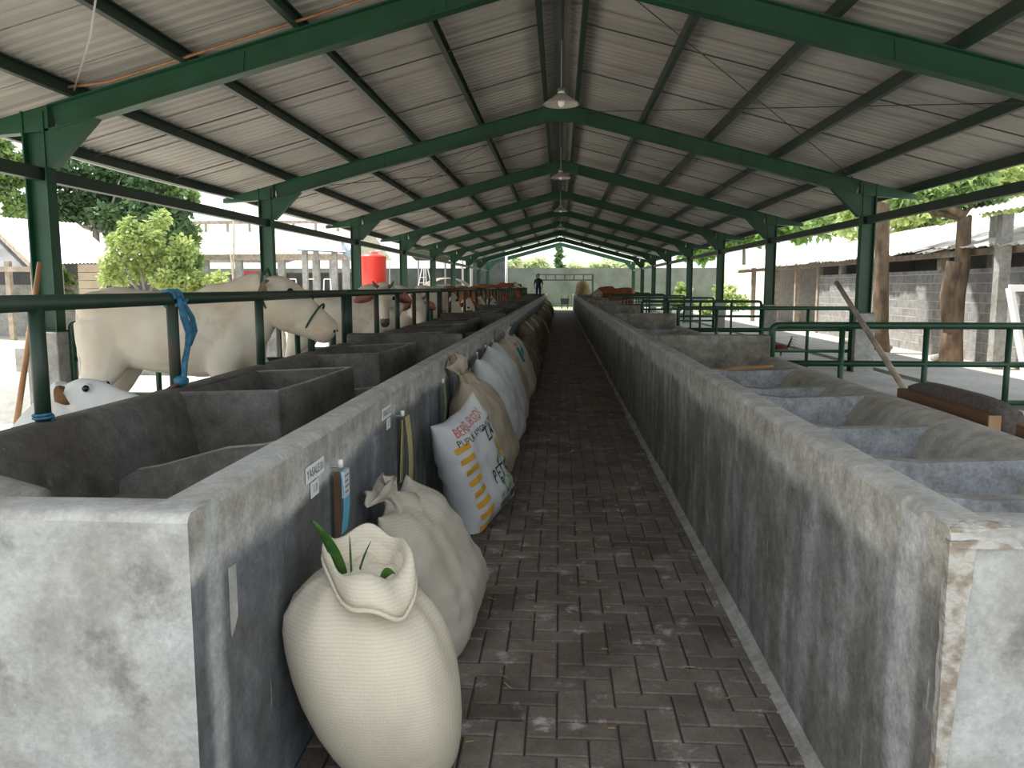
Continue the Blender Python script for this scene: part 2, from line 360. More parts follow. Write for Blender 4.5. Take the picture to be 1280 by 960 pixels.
# ---- feed troughs
def extrude_y(mb, prof, y0, y1, step=.5, jit=.003, seed=0, mi=0):
    n = max(1, int((y1-y0)/step)); rings = []
    for k in range(n+1):
        y = y0+(y1-y0)*k/n
        rings.append([(x+jit*noise.noise(Vector((x*3, y*.9, seed+z))), y, z+jit*1.5*noise.noise(Vector((x*2, y*.8, 9+seed)))) for x, z in prof])
    m = len(prof); vs = [q for r in rings for q in r]; fs = []
    for k in range(n):
        for i in range(m): fs.append((k*m+i, k*m+(i+1) % m, (k+1)*m+(i+1) % m, (k+1)*m+i))
    fs += [tuple(range(m-1, -1, -1)), tuple(range(n*m, n*m+m))]
    return mb.add(vs, fs, mi)
def fix_mat(o, fn):
    for p in o.data.polygons: p.material_index = fn(p)
def trough(sd, name, label):
    t = empty(name, (sd*1.4, (TY0+TY1)/2, 0), label, 'trough', 'concrete feed troughs along the aisle')
    face = 'wall_left_face' if sd < 0 else 'wall_right_face'
    bas = 'basin' if sd < 0 else 'basin_right'; rimm = 'basin' if sd < 0 else 'rim_right'
    S = lambda pr: [(sd*x, z) for x, z in pr]
    # aisle wall
    mb = MB(); extrude_y(mb, S([(AX, -.05), (AX, .978), (AX+.006, .99), (AX+.018, 1.0), (AX+.10, 1.0), (AX+.113, .99), (AX+.118, .975), (AX+.13, .5)]), TY0+.06, TY1, .4, .0022, sd)
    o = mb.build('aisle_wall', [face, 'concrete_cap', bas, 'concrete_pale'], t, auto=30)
    def fm(p):
        c = p.center; n = p.normal
        if n.y < -.8: return 3
        if n.z > .35: return 1
        return 0 if n.x*sd < 0 else 2
    fix_mat(o, fm)
    # rim on the animals' side
    if sd < 0: rp = [(2.12, -.02), (2.125, .92), (2.11, .95), (2.07, .967), (1.99, .965), (1.955, .945), (1.93, .90), (1.88, .72), (1.84, .56)]; rx = 1.98; zt = .96
    else: rp = [(2.06, -.02), (2.06, .79), (2.045, .825), (2.01, .845), (1.93, .85), (1.86, .835), (1.80, .79), (1.74, .70), (1.70, .56)]; rx = 1.9; zt = .845
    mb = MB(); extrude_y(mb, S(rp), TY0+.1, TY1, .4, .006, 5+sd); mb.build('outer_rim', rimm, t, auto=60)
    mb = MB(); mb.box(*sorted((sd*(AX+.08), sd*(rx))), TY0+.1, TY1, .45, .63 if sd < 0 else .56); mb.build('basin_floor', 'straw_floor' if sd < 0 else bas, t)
    # end wall
    zt2 = .998
    x0, x1 = sorted((sd*(AX-.0025), sd*2.13)); mb = MB()
    nxs = 14; rings = []
    prof = [(TY0, -.05), (TY0, .978), (TY0+.008, .992), (TY0+.02, zt2), (TY0+.125, zt2), (TY0+.14, .985), (TY0+.145, .5)]
    vs = []; fs = []; m = len(prof)
    for i in range(nxs+1):
        x = x0+(x1-x0)*i/nxs
        for y, z in prof: vs.append((x, y+.003*noise.noise(Vector((x*3, z*2, 4))), z+(.004*noise.noise(Vector((x*2.5, y, 2))) if z > .5 else 0)))
    for i in range(nxs):
        for k in range(m): fs.append((i*m+k, i*m+(k+1) % m, (i+1)*m+(k+1) % m, (i+1)*m+k))
    fs += [tuple(range(m-1, -1, -1)), tuple(range(nxs*m, nxs*m+m))]
    mb.add(vs, fs); o = mb.build('end_wall', ['concrete_pale', 'concrete_cap', bas, face], t, auto=50)
    fix_mat(o, lambda p: 1 if p.normal.z > .35 else (2 if p.normal.y > .5 else 3 if p.normal.x*sd < -.7 else 0))
    # divider walls at every frame
    for y in FY[:8]:
        mb = MB(); xa, xb = sorted((sd*(AX+.1), sd*(rx+.04)))
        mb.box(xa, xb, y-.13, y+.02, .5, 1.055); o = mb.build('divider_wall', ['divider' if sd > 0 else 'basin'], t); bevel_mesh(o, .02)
    return t, rx, zt
TL, RXL, ZL = trough(-1, 'feed_trough', 'long concrete feed trough on the left, with sacks leaning along its aisle wall')
TR, RXR, ZR = trough(1, 'feed_trough', 'long concrete feed trough on the right, with a chipped near corner')
def partition(t, name, mat, pts, th, zb, y, slant=0, lip=.02):
    """cross wall: crest polyline pts (x,z) at y, y shifted by slant*(x-x0)"""
    mb = MB(); n = len(pts); ring = []
    prof = [(-th/2-.05, None), (-th/2, -lip), (-th/2+.015, -.004), (th/2-.015, 0), (th/2, -lip), (th/2+.05, None)]
    vs = []; m = len(prof)
    for x, z in pts:
        for dy, dz in prof: vs.append((x, y+dy+slant*(x-pts[0][0]), zb if dz is None else z+dz))
    fs = []
    for i in range(n-1):
        for k in range(m): fs.append((i*m+k, i*m+(k+1) % m, (i+1)*m+(k+1) % m, (i+1)*m+k))
    fs += [tuple(range(m-1, -1, -1)), tuple(range((n-1)*m, n*m))]
    o = mb.add(vs, fs).build(name, [mat, 'worn_crest'], t, auto=55)
    fix_mat(o, lambda p: 1 if p.normal.z > .7 and p.center.z > -5 else 0)
    return o
def smooth_pts(pts, n=9):
    out = []
    for i in range(n):
        t = i/(n-1)*(len(pts)-1); k = min(int(t), len(pts)-2); u = t-k; u = u*u*(3-2*u)
        out.append((pts[k][0]+(pts[k+1][0]-pts[k][0])*(t-k), pts[k][1]+(pts[k+1][1]-pts[k][1])*u))
    return out
# left: low cross walls + raised water boxes against the rim, two animals per bay
def water_box(t, y0, y1, xi=-1.36):
    """thin-walled open box: outer rim side shared"""
    zt, zb = .985, .6; th = .035
    mb = MB(); xo = -1.97
    O = [(xo, y0), (xi-.08, y0-.02), (xi, y0+.25), (xi+.03, y1), (xo, y1)]
    I = [(xo, y0+th), (xi-.08-th*.4, y0+th), (xi-th, y0+.25+th*.4), (xi+.03-th, y1-th), (xo, y1-th)]
    zo = [.955, .972, .985, .985, .955]
    n = 5
    vs = [(x+(.02 if i in (1, 2) else 0), y-(.03 if i in (0, 1) else 0), zb) for i, (x, y) in enumerate(O)]+[(x, y, zo[i]) for i, (x, y) in enumerate(O)]+[(x, y, zo[i]) for i, (x, y) in enumerate(I)]+[(x, y, .72) for i, (x, y) in enumerate(I)]
    fs = []
    for i in range(n):
        j = (i+1) % n
        fs += [(i, j, n+j, n+i), (n+i, n+j, 2*n+j, 2*n+i), (2*n+i, 2*n+j, 3*n+j, 3*n+i)]
    fs.append(tuple(3*n+i for i in range(n)))
    o = mb.add(vs, fs).build('water_box', ['basin', 'worn_crest'], t); fix_mat(o, lambda p: 1 if p.normal.z > .7 and p.center.z > .9 else 0); bevel_mesh(o, .014, 3)
for bi in range(8):
    yb = FY[bi]-6
    slots = [(None, 0, 3.25), (4.0, 1.1, 5.15), (6.3, 1.05, None)] if bi == 0 else [(yb+.5, 1.05, yb+1.95), (yb+2.6, 1.05, yb+4.0), (yb+4.65, 1.05, None)]
    for y0, ln, yl in slots:
        if y0: water_box(TL, y0, y0+ln)
        else:
            mb = MB(); mb.loft([(-1.98, 2.40, .74), (-1.85, 2.42, .75), (-1.74, 2.44, .73), (-1.69, 2.45, .68)], [(.20, .14), (.20, .14), (.17, .12), (.08, .06)], 16); mb.v = [(x, y, max(z, .5)) for x, y, z in mb.v]; mb.build('rounded_hump', 'concrete', TL, smooth=True)
        if yl: partition(TL, 'low_partition', 'basin', smooth_pts([(-1.93, .66), (-1.75, .74), (-1.35, .83), (-.93, .90)]), .06, .55, yl, .0)
    # right: full-width cross walls, alternating wide and narrow basins
    ys = [2.70, 3.14, 4.05, 4.95, 5.6, 6.5] if bi == 0 else [yb+.9, yb+1.7, yb+2.6, yb+3.4, yb+4.3, yb+5.1]
    for k, y in enumerate(ys):
        zz = .845 if k % 2 == 0 else .87
        partition(TR, 'cross_wall', 'basin_right', smooth_pts([(.93, zz+.03), (1.1, zz-.015), (1.4, zz-.045), (1.65, zz-.035), (1.90, zz-.025)]), .085, .5, y, -.02+.04*(k % 2), .03)
# chipped corner on the right trough
mb = MB(); r2 = random.Random(3)
pts = [(AX-.004, 1.674), (AX+.04, 1.672), (AX+.09, 1.673), (AX+.145, 1.678), (AX+.115, 1.71), (AX+.05, 1.75), (AX-.002, 1.745)]
lo = [(x, y, .955) for x, y in pts]; hi = [(x+.008+r2.uniform(-.008, .008), y+.012+r2.uniform(-.006, .006), .992+r2.uniform(.0, .010)) for x, y in pts]
mb.add(lo+hi+[(AX+.05, 1.72, 1.006)], [(i, (i+1) % 7, (i+1) % 7+7, i+7) for i in range(7)]+[(i+7, (i+1) % 7+7, 14) for i in range(7)])
mb.build('broken_edge', 'broken_concrete', TR, label='rough chipped concrete at the corner')
mb = MB(); n = 14
vs = []
for i in range(n+1):
    z = .97-.62*i/n; a = .022+.008*noise.noise(Vector((i*.7, 1, 2))); b = .05*(1-i/n*.75)+.008*noise.noise(Vector((i*.9, 5, 2)))
    vs += [(AX-.004, TY0+a, z), (AX-.006, TY0-.006, z), (AX+b, TY0-.005, z), (AX+b, TY0+.01, z)]
fs = [(i*4+k, i*4+k+1, i*4+k+5, i*4+k+4) for i in range(n) for k in range(3)]
mb.add(vs, fs).build('broken_arris', 'broken_concrete', TR, label='rough crumbled vertical edge')

# ---- roof
RZ = lambda X: 4.62-.265*abs(X)
RY0, RY1 = 1.25, 51.25
roof = empty('roof', (0, 0, 4.6), kind='structure')
def sheet_mesh(sd, wd=1.0, xa=.10, xb=5.78):
    pit = wd/6; am = .026; prof = []
    for k in range(6):
        b = k*pit
        prof += [(b, 0), (b+pit*.45, 0), (b+pit*.62, am), (b+pit*.83, am)]
    prof.append((wd+.02, 0)); n = len(prof); vs = []
    xs = [xa, (xa+xb)/2, xb]
    for off in (0, .003):
        for x in xs:
            for y, h in prof: vs.append((sd*x, y, RZ(x)+h+off+.004))
    fs = []; q = len(xs)*n
    for r in range(2):
        for i in range(n-1):
            a = r*n+i; fs += [(a, a+1, a+n+1, a+n), (q+a, q+a+n, q+a+n+1, q+a+1)]
    for i in range(n-1): fs += [(i, q+i, q+i+1, i+1), (2*n+i, 2*n+i+1, q+2*n+i+1, q+2*n+i)]
    mb = MB().add(vs, fs); return mb.mesh('roof_sheet', 'tin', (0, 0, 4.6))
for sd in (-1, 1):
    me = sheet_mesh(sd)
    for k in range(50):
        o = link('roof_sheet', me, roof, (rnd.uniform(-.015, .015), RY0+k, rnd.uniform(0, .004)))
mb = MB(); mb.prism([(-.35, -.09), (0, .02), (.35, -.09), (.35, -.08), (0, .035), (-.35, -.08)], (0, RY0, 4.66), (0, RY1, 4.66), (1, 0, 0), (0, 0, 1)); mb.build('ridge_cap', 'tin', roof)
PX = [.25, 1.33, 2.42, 3.5, 4.6, 5.65]
for sd in (-1, 1):
    for x in PX:
        mb = MB(); zc = RZ(x)
        c = [(-.03, -.13), (.03, -.13), (.03, -.118), (-.018, -.118), (-.018, -.012), (.03, -.012), (.03, 0), (-.03, 0)]
        mb.prism(c, (sd*x, RY0+.05, zc), (sd*x, RY1+.3, zc), (1, 0, 0), (0, 0, 1)); mb.build('purlin', 'green_dark', roof)
    # sag rods
    for k in range(-1, 7):
        for q in (2.0, 4.0):
            y = FY[0]+6*k+q
            if y < RY0: continue
            mb = MB(); mb.loft([(sd*.25, y, RZ(.25)-.07), (sd*5.65, y, RZ(5.65)-.07)], .008, 6); mb.build('sag_rod', 'cable', roof)
    mb = MB(); mb.box(sd*5-.05, sd*5+.05, RY0+.1, FY[8], 2.51, 2.63); mb.build('tie_beam', 'green_dark', roof)
for (y0, y1, sds) in ((FY[0], FY[1], (1,)), (FY[2], FY[3], (-1, 1)), (FY[1], FY[2], (-1,)), (FY[4], FY[5], (1,))):
    for sd in sds:
        for a, b in ((.3, 4.9), (4.9, .3)):
            mb = MB(); mb.loft([(sd*a, y0, RZ(a)-.2), (sd*b, y1, RZ(b)-.2)], .006, 5); mb.build('brace_cable', 'cable', roof)
mb = MB(); mb.loft([(-4.55, 7.5, RZ(4.55)-.1), (-3.6, 6.2, RZ(3.6)-.25), (-2.2, 4.2, RZ(2.2)-.16)], .008, 5); mb.build('brace_cable', 'steel', roof)
mb = MB(); p = [(-5.55, y, 2.98-.035*math.sin(math.pi*((y-1.5) % 6)/6)) for y in [1.5+.5*i for i in range(44)]]; mb.loft(p, .012, 6); mb.build('power_cable', 'white_paint', roof)
mb = MB(); mb.loft([(-4.6, 7.5, RZ(4.6)-.05), (-4.2, 7.48, RZ(4.2)-.12), (-2.5, 7.47, RZ(2.5)-.10), (-1, 7.47, RZ(1)-.06)], .014, 6); mb.build('power_cable', 'bamboo', roof)
mb = MB(); mb.loft([(0, RY0, 4.50), (0, RY1, 4.50)], .022, 6); mb.build('ridge_conduit', 'green_dark', roof)

# ---- portal frames
def Isec(w, h, tf=.014, tw=.012): return [(-w/2, -h/2), (w/2, -h/2), (w/2, -h/2+tf), (tw/2, -h/2+tf), (tw/2, h/2-tf), (w/2, h/2-tf), (w/2, h/2), (-w/2, h/2), (-w/2, h/2-tf), (-tw/2, h/2-tf), (-tw/2, -h/2+tf), (-w/2, -h/2+tf)]
def portal(i, y, roofed=True):
    names = ['second', 'third', 'fourth', 'fifth', 'sixth', 'seventh', 'eighth', 'ninth']
    if i == -1: lab = 'green steel portal frame at the open near end of the barn roof'
    elif i == 0: lab = 'big green steel portal frame nearest in view, bamboo stick leaning on its left column'
    elif i == 8: lab = 'bare green steel portal frame at the far end beyond the roof sheets'
    else: lab = '%s green steel portal frame from the camera, carrying the barn roof' % names[i-1]
    t = empty('portal_frame', (0, y, SLAB), lab, 'steel frame', 'green steel portal frames')
    dz = .13
    for sd in (-1, 1):
        mb = MB(); mb.box(sd*5-.16, sd*5+.16, y-.16, y+.16, SLAB-.02, 1.06); o = mb.build('pedestal', 'concrete_pale' if False else 'concrete', t); bevel_mesh(o, .012)
        mb = MB(); mb.box(sd*5-.14, sd*5+.14, y-.12, y+.12, 1.06, 1.075); mb.build('base_plate', 'green', t)
        mb = MB(); mb.prism(Isec(.15, .22), (sd*5, y, 1.07), (sd*5, y, RZ(5)-dz-.02), (0, 1, 0), (1, 0, 0)); mb.build('column', 'green', t)
        up = Vector((sd*.265, 0, 1)).normalized()
        h = .24
        a = Vector((0, y, RZ(0)-dz))-up*(h/2)*1.02; b = Vector((sd*4.85, y, RZ(4.85)-dz))-up*h/2
        a.x = 0
        mb = MB(); mb.prism(Isec(.14, h), a, b, (0, 1, 0), up); mb.build('rafter', 'green', t)
        # tapered eave tail
        e = Vector((sd*5.72, y, RZ(5.72)-dz))
        c0 = Vector((sd*4.85, y, RZ(4.85)-dz))
        vs = []
        for yy in (-.06, .06): vs += [(c0.x, y+yy, c0.z), (e.x, y+yy, e.z), (e.x, y+yy, e.z-.07), (c0.x, y+yy, c0.z-h)]
        mb = MB().add(vs, [(0, 1, 2, 3), (7, 6, 5, 4), (0, 4, 5, 1), (1, 5, 6, 2), (2, 6, 7, 3), (3, 7, 4, 0)]); mb.build('eave_bracket', 'green', t)
        # haunch
        zc = RZ(4.87)-dz-h
        vs = []
        for yy in (-.06, .06): vs += [(sd*4.89, y+yy, zc+.02), (sd*4.89, y+yy, zc-.33), (sd*4.84, y+yy, zc-.34), (sd*4.36, y+yy, RZ(4.36)-dz-h+.01)]
        mb = MB().add(vs, [(0, 1, 2, 3), (7, 6, 5, 4), (0, 4, 5, 1), (1, 5, 6, 2), (2, 6, 7, 3), (3, 7, 4, 0)]); mb.build('haunch', 'green', t)
        for xx in (1.1, 3.0):
            if i <= 1:
                mb = MB(); zz = RZ(xx)-dz; mb.beam((sd*xx, y-.012, zz-.02), (sd*(xx+.02), y-.012, zz-h+.02), .014, .12, side=(0, 1, 0)); mb.build('stiffener', 'green', t)
    # apex plate
    zc = RZ(0)-dz
    vs = []
    for yy in (-.075, .075): vs += [(-.42, y+yy, RZ(.42)-dz-.02), (0, y+yy, zc-.01), (.42, y+yy, RZ(.42)-dz-.02), (.42, y+yy, RZ(.42)-dz-.25), (.2, y+yy, zc-.30), (-.2, y+yy, zc-.30), (-.42, y+yy, RZ(.42)-dz-.25)]
    n = 7; fs = [tuple(range(n)), tuple(range(2*n-1, n-1, -1))]+[(k, k+n, (k+1) % n+n, (k+1) % n) for k in range(n)]
    mb = MB().add(vs, fs); mb.build('apex_plate', 'green', t)
portal(-1, 1.6)
for i, y in enumerate(FY): portal(i, y)

# ---- far and side walls
mb = MB().box(-30, 14, 60, 60.25, -.05, 2.85); mb.build('wall_far', 'wall_block', kind='structure')
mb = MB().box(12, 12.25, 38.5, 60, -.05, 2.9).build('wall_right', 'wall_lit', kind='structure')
mb = MB().box(-14, -6.6, 57.0, 57.2, -.05, 2.75).box(-6.6, -3.9, 57.0, 57.2, -.05, 3.9); mb.build('wall_left', 'wall_dark', kind='structure')  # left part of the far wall; shed's shadow put into its dark colour

# ================================================================== OBJECTS
# ---- pendant lamps under the ridge
for i, y in enumerate((10.2, 17.8, 25.5, 33.2)):
    lab = ['nearest and largest pendant lamp with a pale conical shade under the ridge', 'second pendant lamp along the ridge', 'third pendant lamp along the ridge', 'farthest pendant lamp along the ridge'][i]
    z = 3.72 if i == 0 else 3.83
    t = empty('pendant_lamp', (0, y, z), lab, 'lamp', 'pendant lamps along the ridge')
    MB().lathe([(.225, 0), (.20, .025), (.12, .075), (.06, .12), (.045, .13), (.045, .128), (.058, .115), (.115, .07), (.195, .02), (.218, -.004), (.225, 0)], (0, y, z), 28).build('shade', 'shade', t, smooth=True)
    MB().lathe([(.0, .20), (.045, .19), (.05, .12), (.03, .11), (0, .11)], (0, y, z), 14).build('socket', 'steel', t, smooth=True)
    MB().ball((0, y, z+.03), (.045, .045, .065), 12).build('bulb', 'bulb', t, smooth=True)
    MB().loft([(0, y, z+.19), (0, y, 4.5)], .008, 6).build('rod', 'steel', t)

# ---- rails along the left rim
def tube_path(pts, r, corner=.07):
    """polyline with rounded corners"""
    out = [Vector(pts[0])]
    for i in range(1, len(pts)-1):
        p = Vector(pts[i]); a = (Vector(pts[i-1])-p).normalized(); b = (Vector(pts[i+1])-p).normalized()
        for k in range(6):
            q = k/5; out.append((p+a*corner)*(1-q)**2+p*2*q*(1-q)+(p+b*corner)*q*q)
    out.append(Vector(pts[-1])); return out
RX = -2.05
for bi in range(8):
    y0 = FY[bi]-6+.12; y1 = FY[bi]-.06
    if bi == 0: y0 = 1.9
    lab = 'nearest feeding rail on the left trough rim, blue rope tied to one post' if bi == 0 else '%s feeding rail along the left trough rim from the camera' % ORD[bi]
    t = empty('feeding_rail', (RX, y0, .96), lab, 'rail', 'green feeding rails on the left rim')
    MB().loft([(RX, y0-.03, 1.435), (RX, y1+.03, 1.435)], .034, 10).build('top_rail', 'green_dark', t, smooth=True)
    ys = [1.95, 3.03, 4.14, 5.37, 6.5, y1] if bi == 0 else [y0+(y1-y0)*k/5 for k in range(6)]
    for k, y in enumerate(ys):
        rust = (bi == 0 and k in (2, 4)) or (bi > 0 and k % 2)
        MB().loft([(RX, y, .93), (RX, y, 1.42)], .03 if bi < 3 else .035, 10).build('post', 'rust_post' if rust else 'green_dark', t, smooth=True)
# ---- pen divider fences
def pen_fence(sd, i, y):
    x0 = sd*1.98 if sd > 0 else -2.2; x1 = sd*4.82; z0 = SLAB
    side = 'right' if sd > 0 else 'left'
    extra = {(1, 0): 'nearest green pipe fence on the right side, a long stick leaning on it', (-1, 0): 'nearest green pipe fence on the left side, behind the big white cow'}
    lab = extra.get((sd, i), '%s green pipe fence from the camera on the %s side' % (ORD[i], side))
    t = empty('pen_fence', ((x0+x1)/2, y, z0), lab, 'fence', 'green pipe fences between the pens')
    r = .033
    MB().loft(tube_path([(x0, y, .70 if sd > 0 else z0), (x0, y, 1.14), (x1, y, 1.14), (x1, y, z0)], r), r, 10).build('hoop_rail', 'green_rail', t, smooth=True)
    for z in (.785, .43): MB().loft([(x0+sd*.1 if z < .6 else x0, y, z), (x1, y, z)], .028, 8).build('rail', 'green_rail', t, smooth=True)
    xs = [2.62, 3.38, 4.12] if sd > 0 else [-2.55, -3.25, -3.96]
    for x in xs: MB().loft([(x, y, z0), (x, y, 1.13)], .028, 8).build('post', 'green_rail', t, smooth=True)
for i, y in enumerate(FY[:8]):
    pen_fence(1, i, y); pen_fence(-1, i, y+.05)

# ---- rope on the rail post
def knot_rope(name, pts, r, mat, label, cat='rope'):
    return MB().loft(pts, r, 7).build(name, mat, smooth=True, label=label, cat=cat)
t = empty('blue_rope', (RX, 4.14, .96), 'frayed blue rope knotted over the top rail and hanging down a post', 'rope')
for k in range(3):
    a = .04*k-.03; MB().loft([(RX+.045*math.cos(q), 4.12+a+.008*q, 1.435+.045*math.sin(q)) for q in [i*.7 for i in range(10)]], .011, 6).build('wrap', 'rope_blue', t, smooth=True)
MB().loft([(RX+.05, 4.12, 1.44), (RX+.055, 4.16, 1.33), (RX+.05, 4.22, 1.25), (RX+.045, 4.2, 1.17), (RX+.05, 4.15, 1.10), (RX+.055, 4.12, 1.0), (RX+.05, 4.11, .985)], [.014, .02, .022, .016, .017, .016, .02], 7).build('hanging_end', 'rope_blue', t, smooth=True)
MB().loft([(RX+.05, 4.16, 1.42), (RX+.06, 4.24, 1.33), (RX+.055, 4.26, 1.26), (RX+.05, 4.23, 1.18)], [.012, .016, .024, .006], 6).build('tuft', 'rope_blue', t, smooth=True)
MB().ball((RX+.035, 4.13, 1.0), (.04, .045, .03), 10).build('knot', 'rope_blue', t, smooth=True)
knot_rope('tether_rope', [(RX+.03, 4.10, .99), (RX-.1, 4.05, .9), (RX-.35, 4.0, .75), (RX-.5, 4.0, .66)], .011, 'rope_brown', 'thin brown tether rope running from the knotted post to the pen')
MB().loft([(RX+.036*math.cos(a), 3.03+.036*math.sin(a), .972+.002*a) for a in [i*.6 for i in range(22)]], .006, 6).build('rope_coil', 'rope_blue', smooth=True, label='small blue rope coil around the foot of the nearest rail post', cat='rope')

# ---- bamboo stick leaning on the first left column
a = at(18, 548, Z=SLAB); b = at(50, 328, Y=7.25)
MB().loft([a, a.lerp(b, .33), a.lerp(b, .66), b], [.028, .026, .026, .024], 10).build('bamboo_stick', 'bamboo', smooth=True, label='brown bamboo stick leaning against the nearest left column', cat='stick')
# ---- stick leaning on right fence
a = Vector((2.97, 5.99, SLAB)); b = Vector((2.745, 7.5, 1.19)); c = a+(b-a)*1.32
MB().loft([a, a.lerp(c, .5), c], [.026, .026, .022], 10).build('wooden_pole', 'timber', smooth=True, label='long bare wooden pole leaning on the nearest right fence', cat='pole')
# ---- padded board behind the right trough
t = empty('padded_board', (2.3, 4.8, SLAB), 'brown wooden bench board with dark padded back beside the right trough', 'bench')
pa = at(1126, 481, X=2.16); pb = at(1240, 522, X=2.16)
y0, y1 = pb.y, pa.y
print('bench', y0, y1, pa.z, pb.z)
zt = .86
MB().box(2.14, 2.20, y0, y1, zt-.13, zt).build('board', 'wood', t)
MB().box(2.14, 2.20, y0-.012, y0-.0005, zt-.13, zt).build('board_end', 'wood_light', t)
prof = []
mb = MB(); pts = [(0, -.14), (.11, -.14), (.115, -.02), (.10, .04), (.07, .065), (.03, .06), (0, .03)]
n = 10; vs = []; m = len(pts)
for i in range(n+1):
    q = i/n; y = y0+(y1-y0)*q; k = 1-.55*abs(2*q-1)**5
    vs += [(2.205+x, y, zt+(z*k if z > 0 else z)) for x, z in pts]
fs = [(i*m+k, i*m+(k+1) % m, (i+1)*m+(k+1) % m, (i+1)*m+k) for i in range(n) for k in range(m)]+[tuple(range(m-1, -1, -1)), tuple(range(n*m, n*m+m))]
mb.add(vs, fs).build('pad', 'padded', t, smooth=True)
for y in (y0+.15, y1-.15): MB().box(2.15, 2.30, y-.03, y+.03, SLAB, zt-.13).build('leg', 'wood', t)
t2 = empty('padded_board', (2.3, y0-.9, SLAB), 'second wooden bench board, mostly out of frame at the right edge', 'bench')
yy = at(1275, 540, X=2.16).y
MB().box(2.14, 2.20, yy-1.2, yy, zt-.13, zt).build('board', 'wood', t2)
for y in (yy-1.05, yy-.15): MB().box(2.15, 2.30, y-.03, y+.03, SLAB, zt-.13).build('leg', 'wood', t2)
# wooden tool lying in a right basin
MB().loft([(1.18, 6.62, .80), (1.5, 6.56, .84), (1.72, 6.52, .86)], [.03, .024, .012], 8).build('wooden_mallet', 'wood_light', smooth=True, label='short wooden handle lying in the right trough basin', cat='tool')

# ---- hooks, labels and tags on the left aisle wall
FX = -AX+.004
def text_mesh(txt, size, ext=0):
    cu = bpy.data.curves.new('txt', 'FONT'); cu.body = txt; cu.size = size; cu.align_x = 'CENTER'; cu.align_y = 'CENTER'; cu.resolution_u = 2
    o = bpy.data.objects.new('txt', cu); COL.objects.link(o)
    bpy.context.view_layer.update()
    me = bpy.data.meshes.new_from_object(o.evaluated_get(bpy.context.evaluated_depsgraph_get())); bpy.data.objects.remove(o)
    r = [tuple(v.co) for v in me.vertices], [tuple(p.vertices) for p in me.polygons]
    bpy.data.meshes.remove(me); return r
def wall_paper(y, z, w_, h, txt, label, slope=0.0):
    t = empty('number_label', (FX, y, z), label, 'label')
    mb = MB(); mb.hexa([(FX, y-w_/2, z-h/2), (FX, y+w_/2, z-h/2), (FX+.002, y+w_/2, z-h/2), (FX+.002, y-w_/2, z-h/2), (FX, y-w_/2, z+h/2), (FX, y+w_/2, z+h/2), (FX+.002, y+w_/2, z+h/2), (FX+.002, y-w_/2, z+h/2)]); mb.build('paper', 'paper', t)
    vs, fs = text_mesh(txt, h*.75)
    xs = [v[0] for v in vs]; k = min(1, w_*.9/(max(xs)-min(xs)))
    MB().add([(FX+.0032, y+v[0]*k, z+v[1]) for v in vs], fs).build('lettering', 'ink_dot', t)
hook_y = [2.80, 3.95, 5.35, 6.3, 7.6, 8.5, 9.4]
cards = ['blue', 'yellow', 'green', None, 'white', None, 'white']
wall_paper(2.60, .885, .20, .055, 'YASALE.01', 'white number label on the left wall beside the blue card')
wall_paper(2.59, .825, .085, .052, '1.0', 'small white label reading 1.0 under the long label by the blue card')
wall_paper(3.72, .905, .20, .055, 'YASALE.02', 'white number label on the left wall before the yellow card')
wall_paper(3.76, .845, .085, .052, '1.1', 'small white label under the number label before the yellow card')
for i, y in enumerate(hook_y):
    t = empty('wall_hook', (FX, y, .86), ['white knob hook holding the blue card on the left wall', 'white knob hook holding the yellow strip', 'white knob hook above the printed sack', 'white knob hook above the tied beige sack', 'fifth white knob hook along the left wall', 'sixth white knob hook along the left wall', 'seventh white knob hook along the left wall'][i], 'hook', 'white hooks on the left wall')
    MB().loft([(FX-.004, y, .85), (FX+.028, y, .85), (FX+.032, y, .86)], .005, 6).build('pin', 'steel', t)
    MB().loft([(FX+.032, y, .85), (FX+.032, y, .878)], [.010, .010], 10).build('knob', 'white_paint', t, smooth=True)
def strip(name, y, z0, z1, wd, mat, label, cat, tilt=0, x=.03, top=None):
    t = empty(name, (FX, y, z1), label, cat)
    n = 8; vs = []
    for i in range(n+1):
        q = i/n; z = z0+(z1-z0)*q; xx = FX+x+.012*math.sin(q*3)
        yc = y+tilt*(1-q)
        vs += [(xx, yc-wd/2, z), (xx, yc+wd/2, z), (xx+.003, yc+wd/2, z), (xx+.003, yc-wd/2, z)]
    fs = [(i*4+k, i*4+(k+1) % 4, (i+1)*4+(k+1) % 4, (i+1)*4+k) for i in range(n) for k in range(4)]+[(3, 2, 1, 0), (n*4, n*4+1, n*4+2, n*4+3)]
    MB().add(vs, fs).build('sheet', mat, t)
    return t
t = strip('card_tag', 2.83, .60, .835, .075, 'card_blue', 'long blue record card hanging from a hook on the left wall', 'card')
MB().box(FX+.036, FX+.046, 2.795, 2.865, .735, .833).build('printed_panel', 'card_top', t)
for k in range(4): MB().box(FX+.0462, FX+.0466, 2.803, 2.857-.012*(k % 2), .812-.02*k, .817-.02*k).build('print_line', 'ink_dot', t)
MB().box(FX+.012, FX+.030, 2.775, 2.79, .56, .835).build('clip_bar', 'wood', t)
t = strip('paper_strip', 3.99, .44, .845, .10, 'card_yellow', 'long folded yellow paper strip hanging from a hook on the left wall', 'strip', tilt=.06, x=.045)
MB().hexa([(FX+.01, 3.96, .50), (FX+.01, 4.02, .50), (FX+.014, 4.02, .50), (FX+.014, 3.96, .50), (FX+.03, 3.94, .83), (FX+.03, 4.0, .83), (FX+.034, 4.0, .83), (FX+.034, 3.94, .83)]).build('back_fold', 'card_yellow', t)
strip('card_tag', 5.40, .55, .835, .09, 'card_green', 'narrow green card hanging behind the printed sack', 'card')
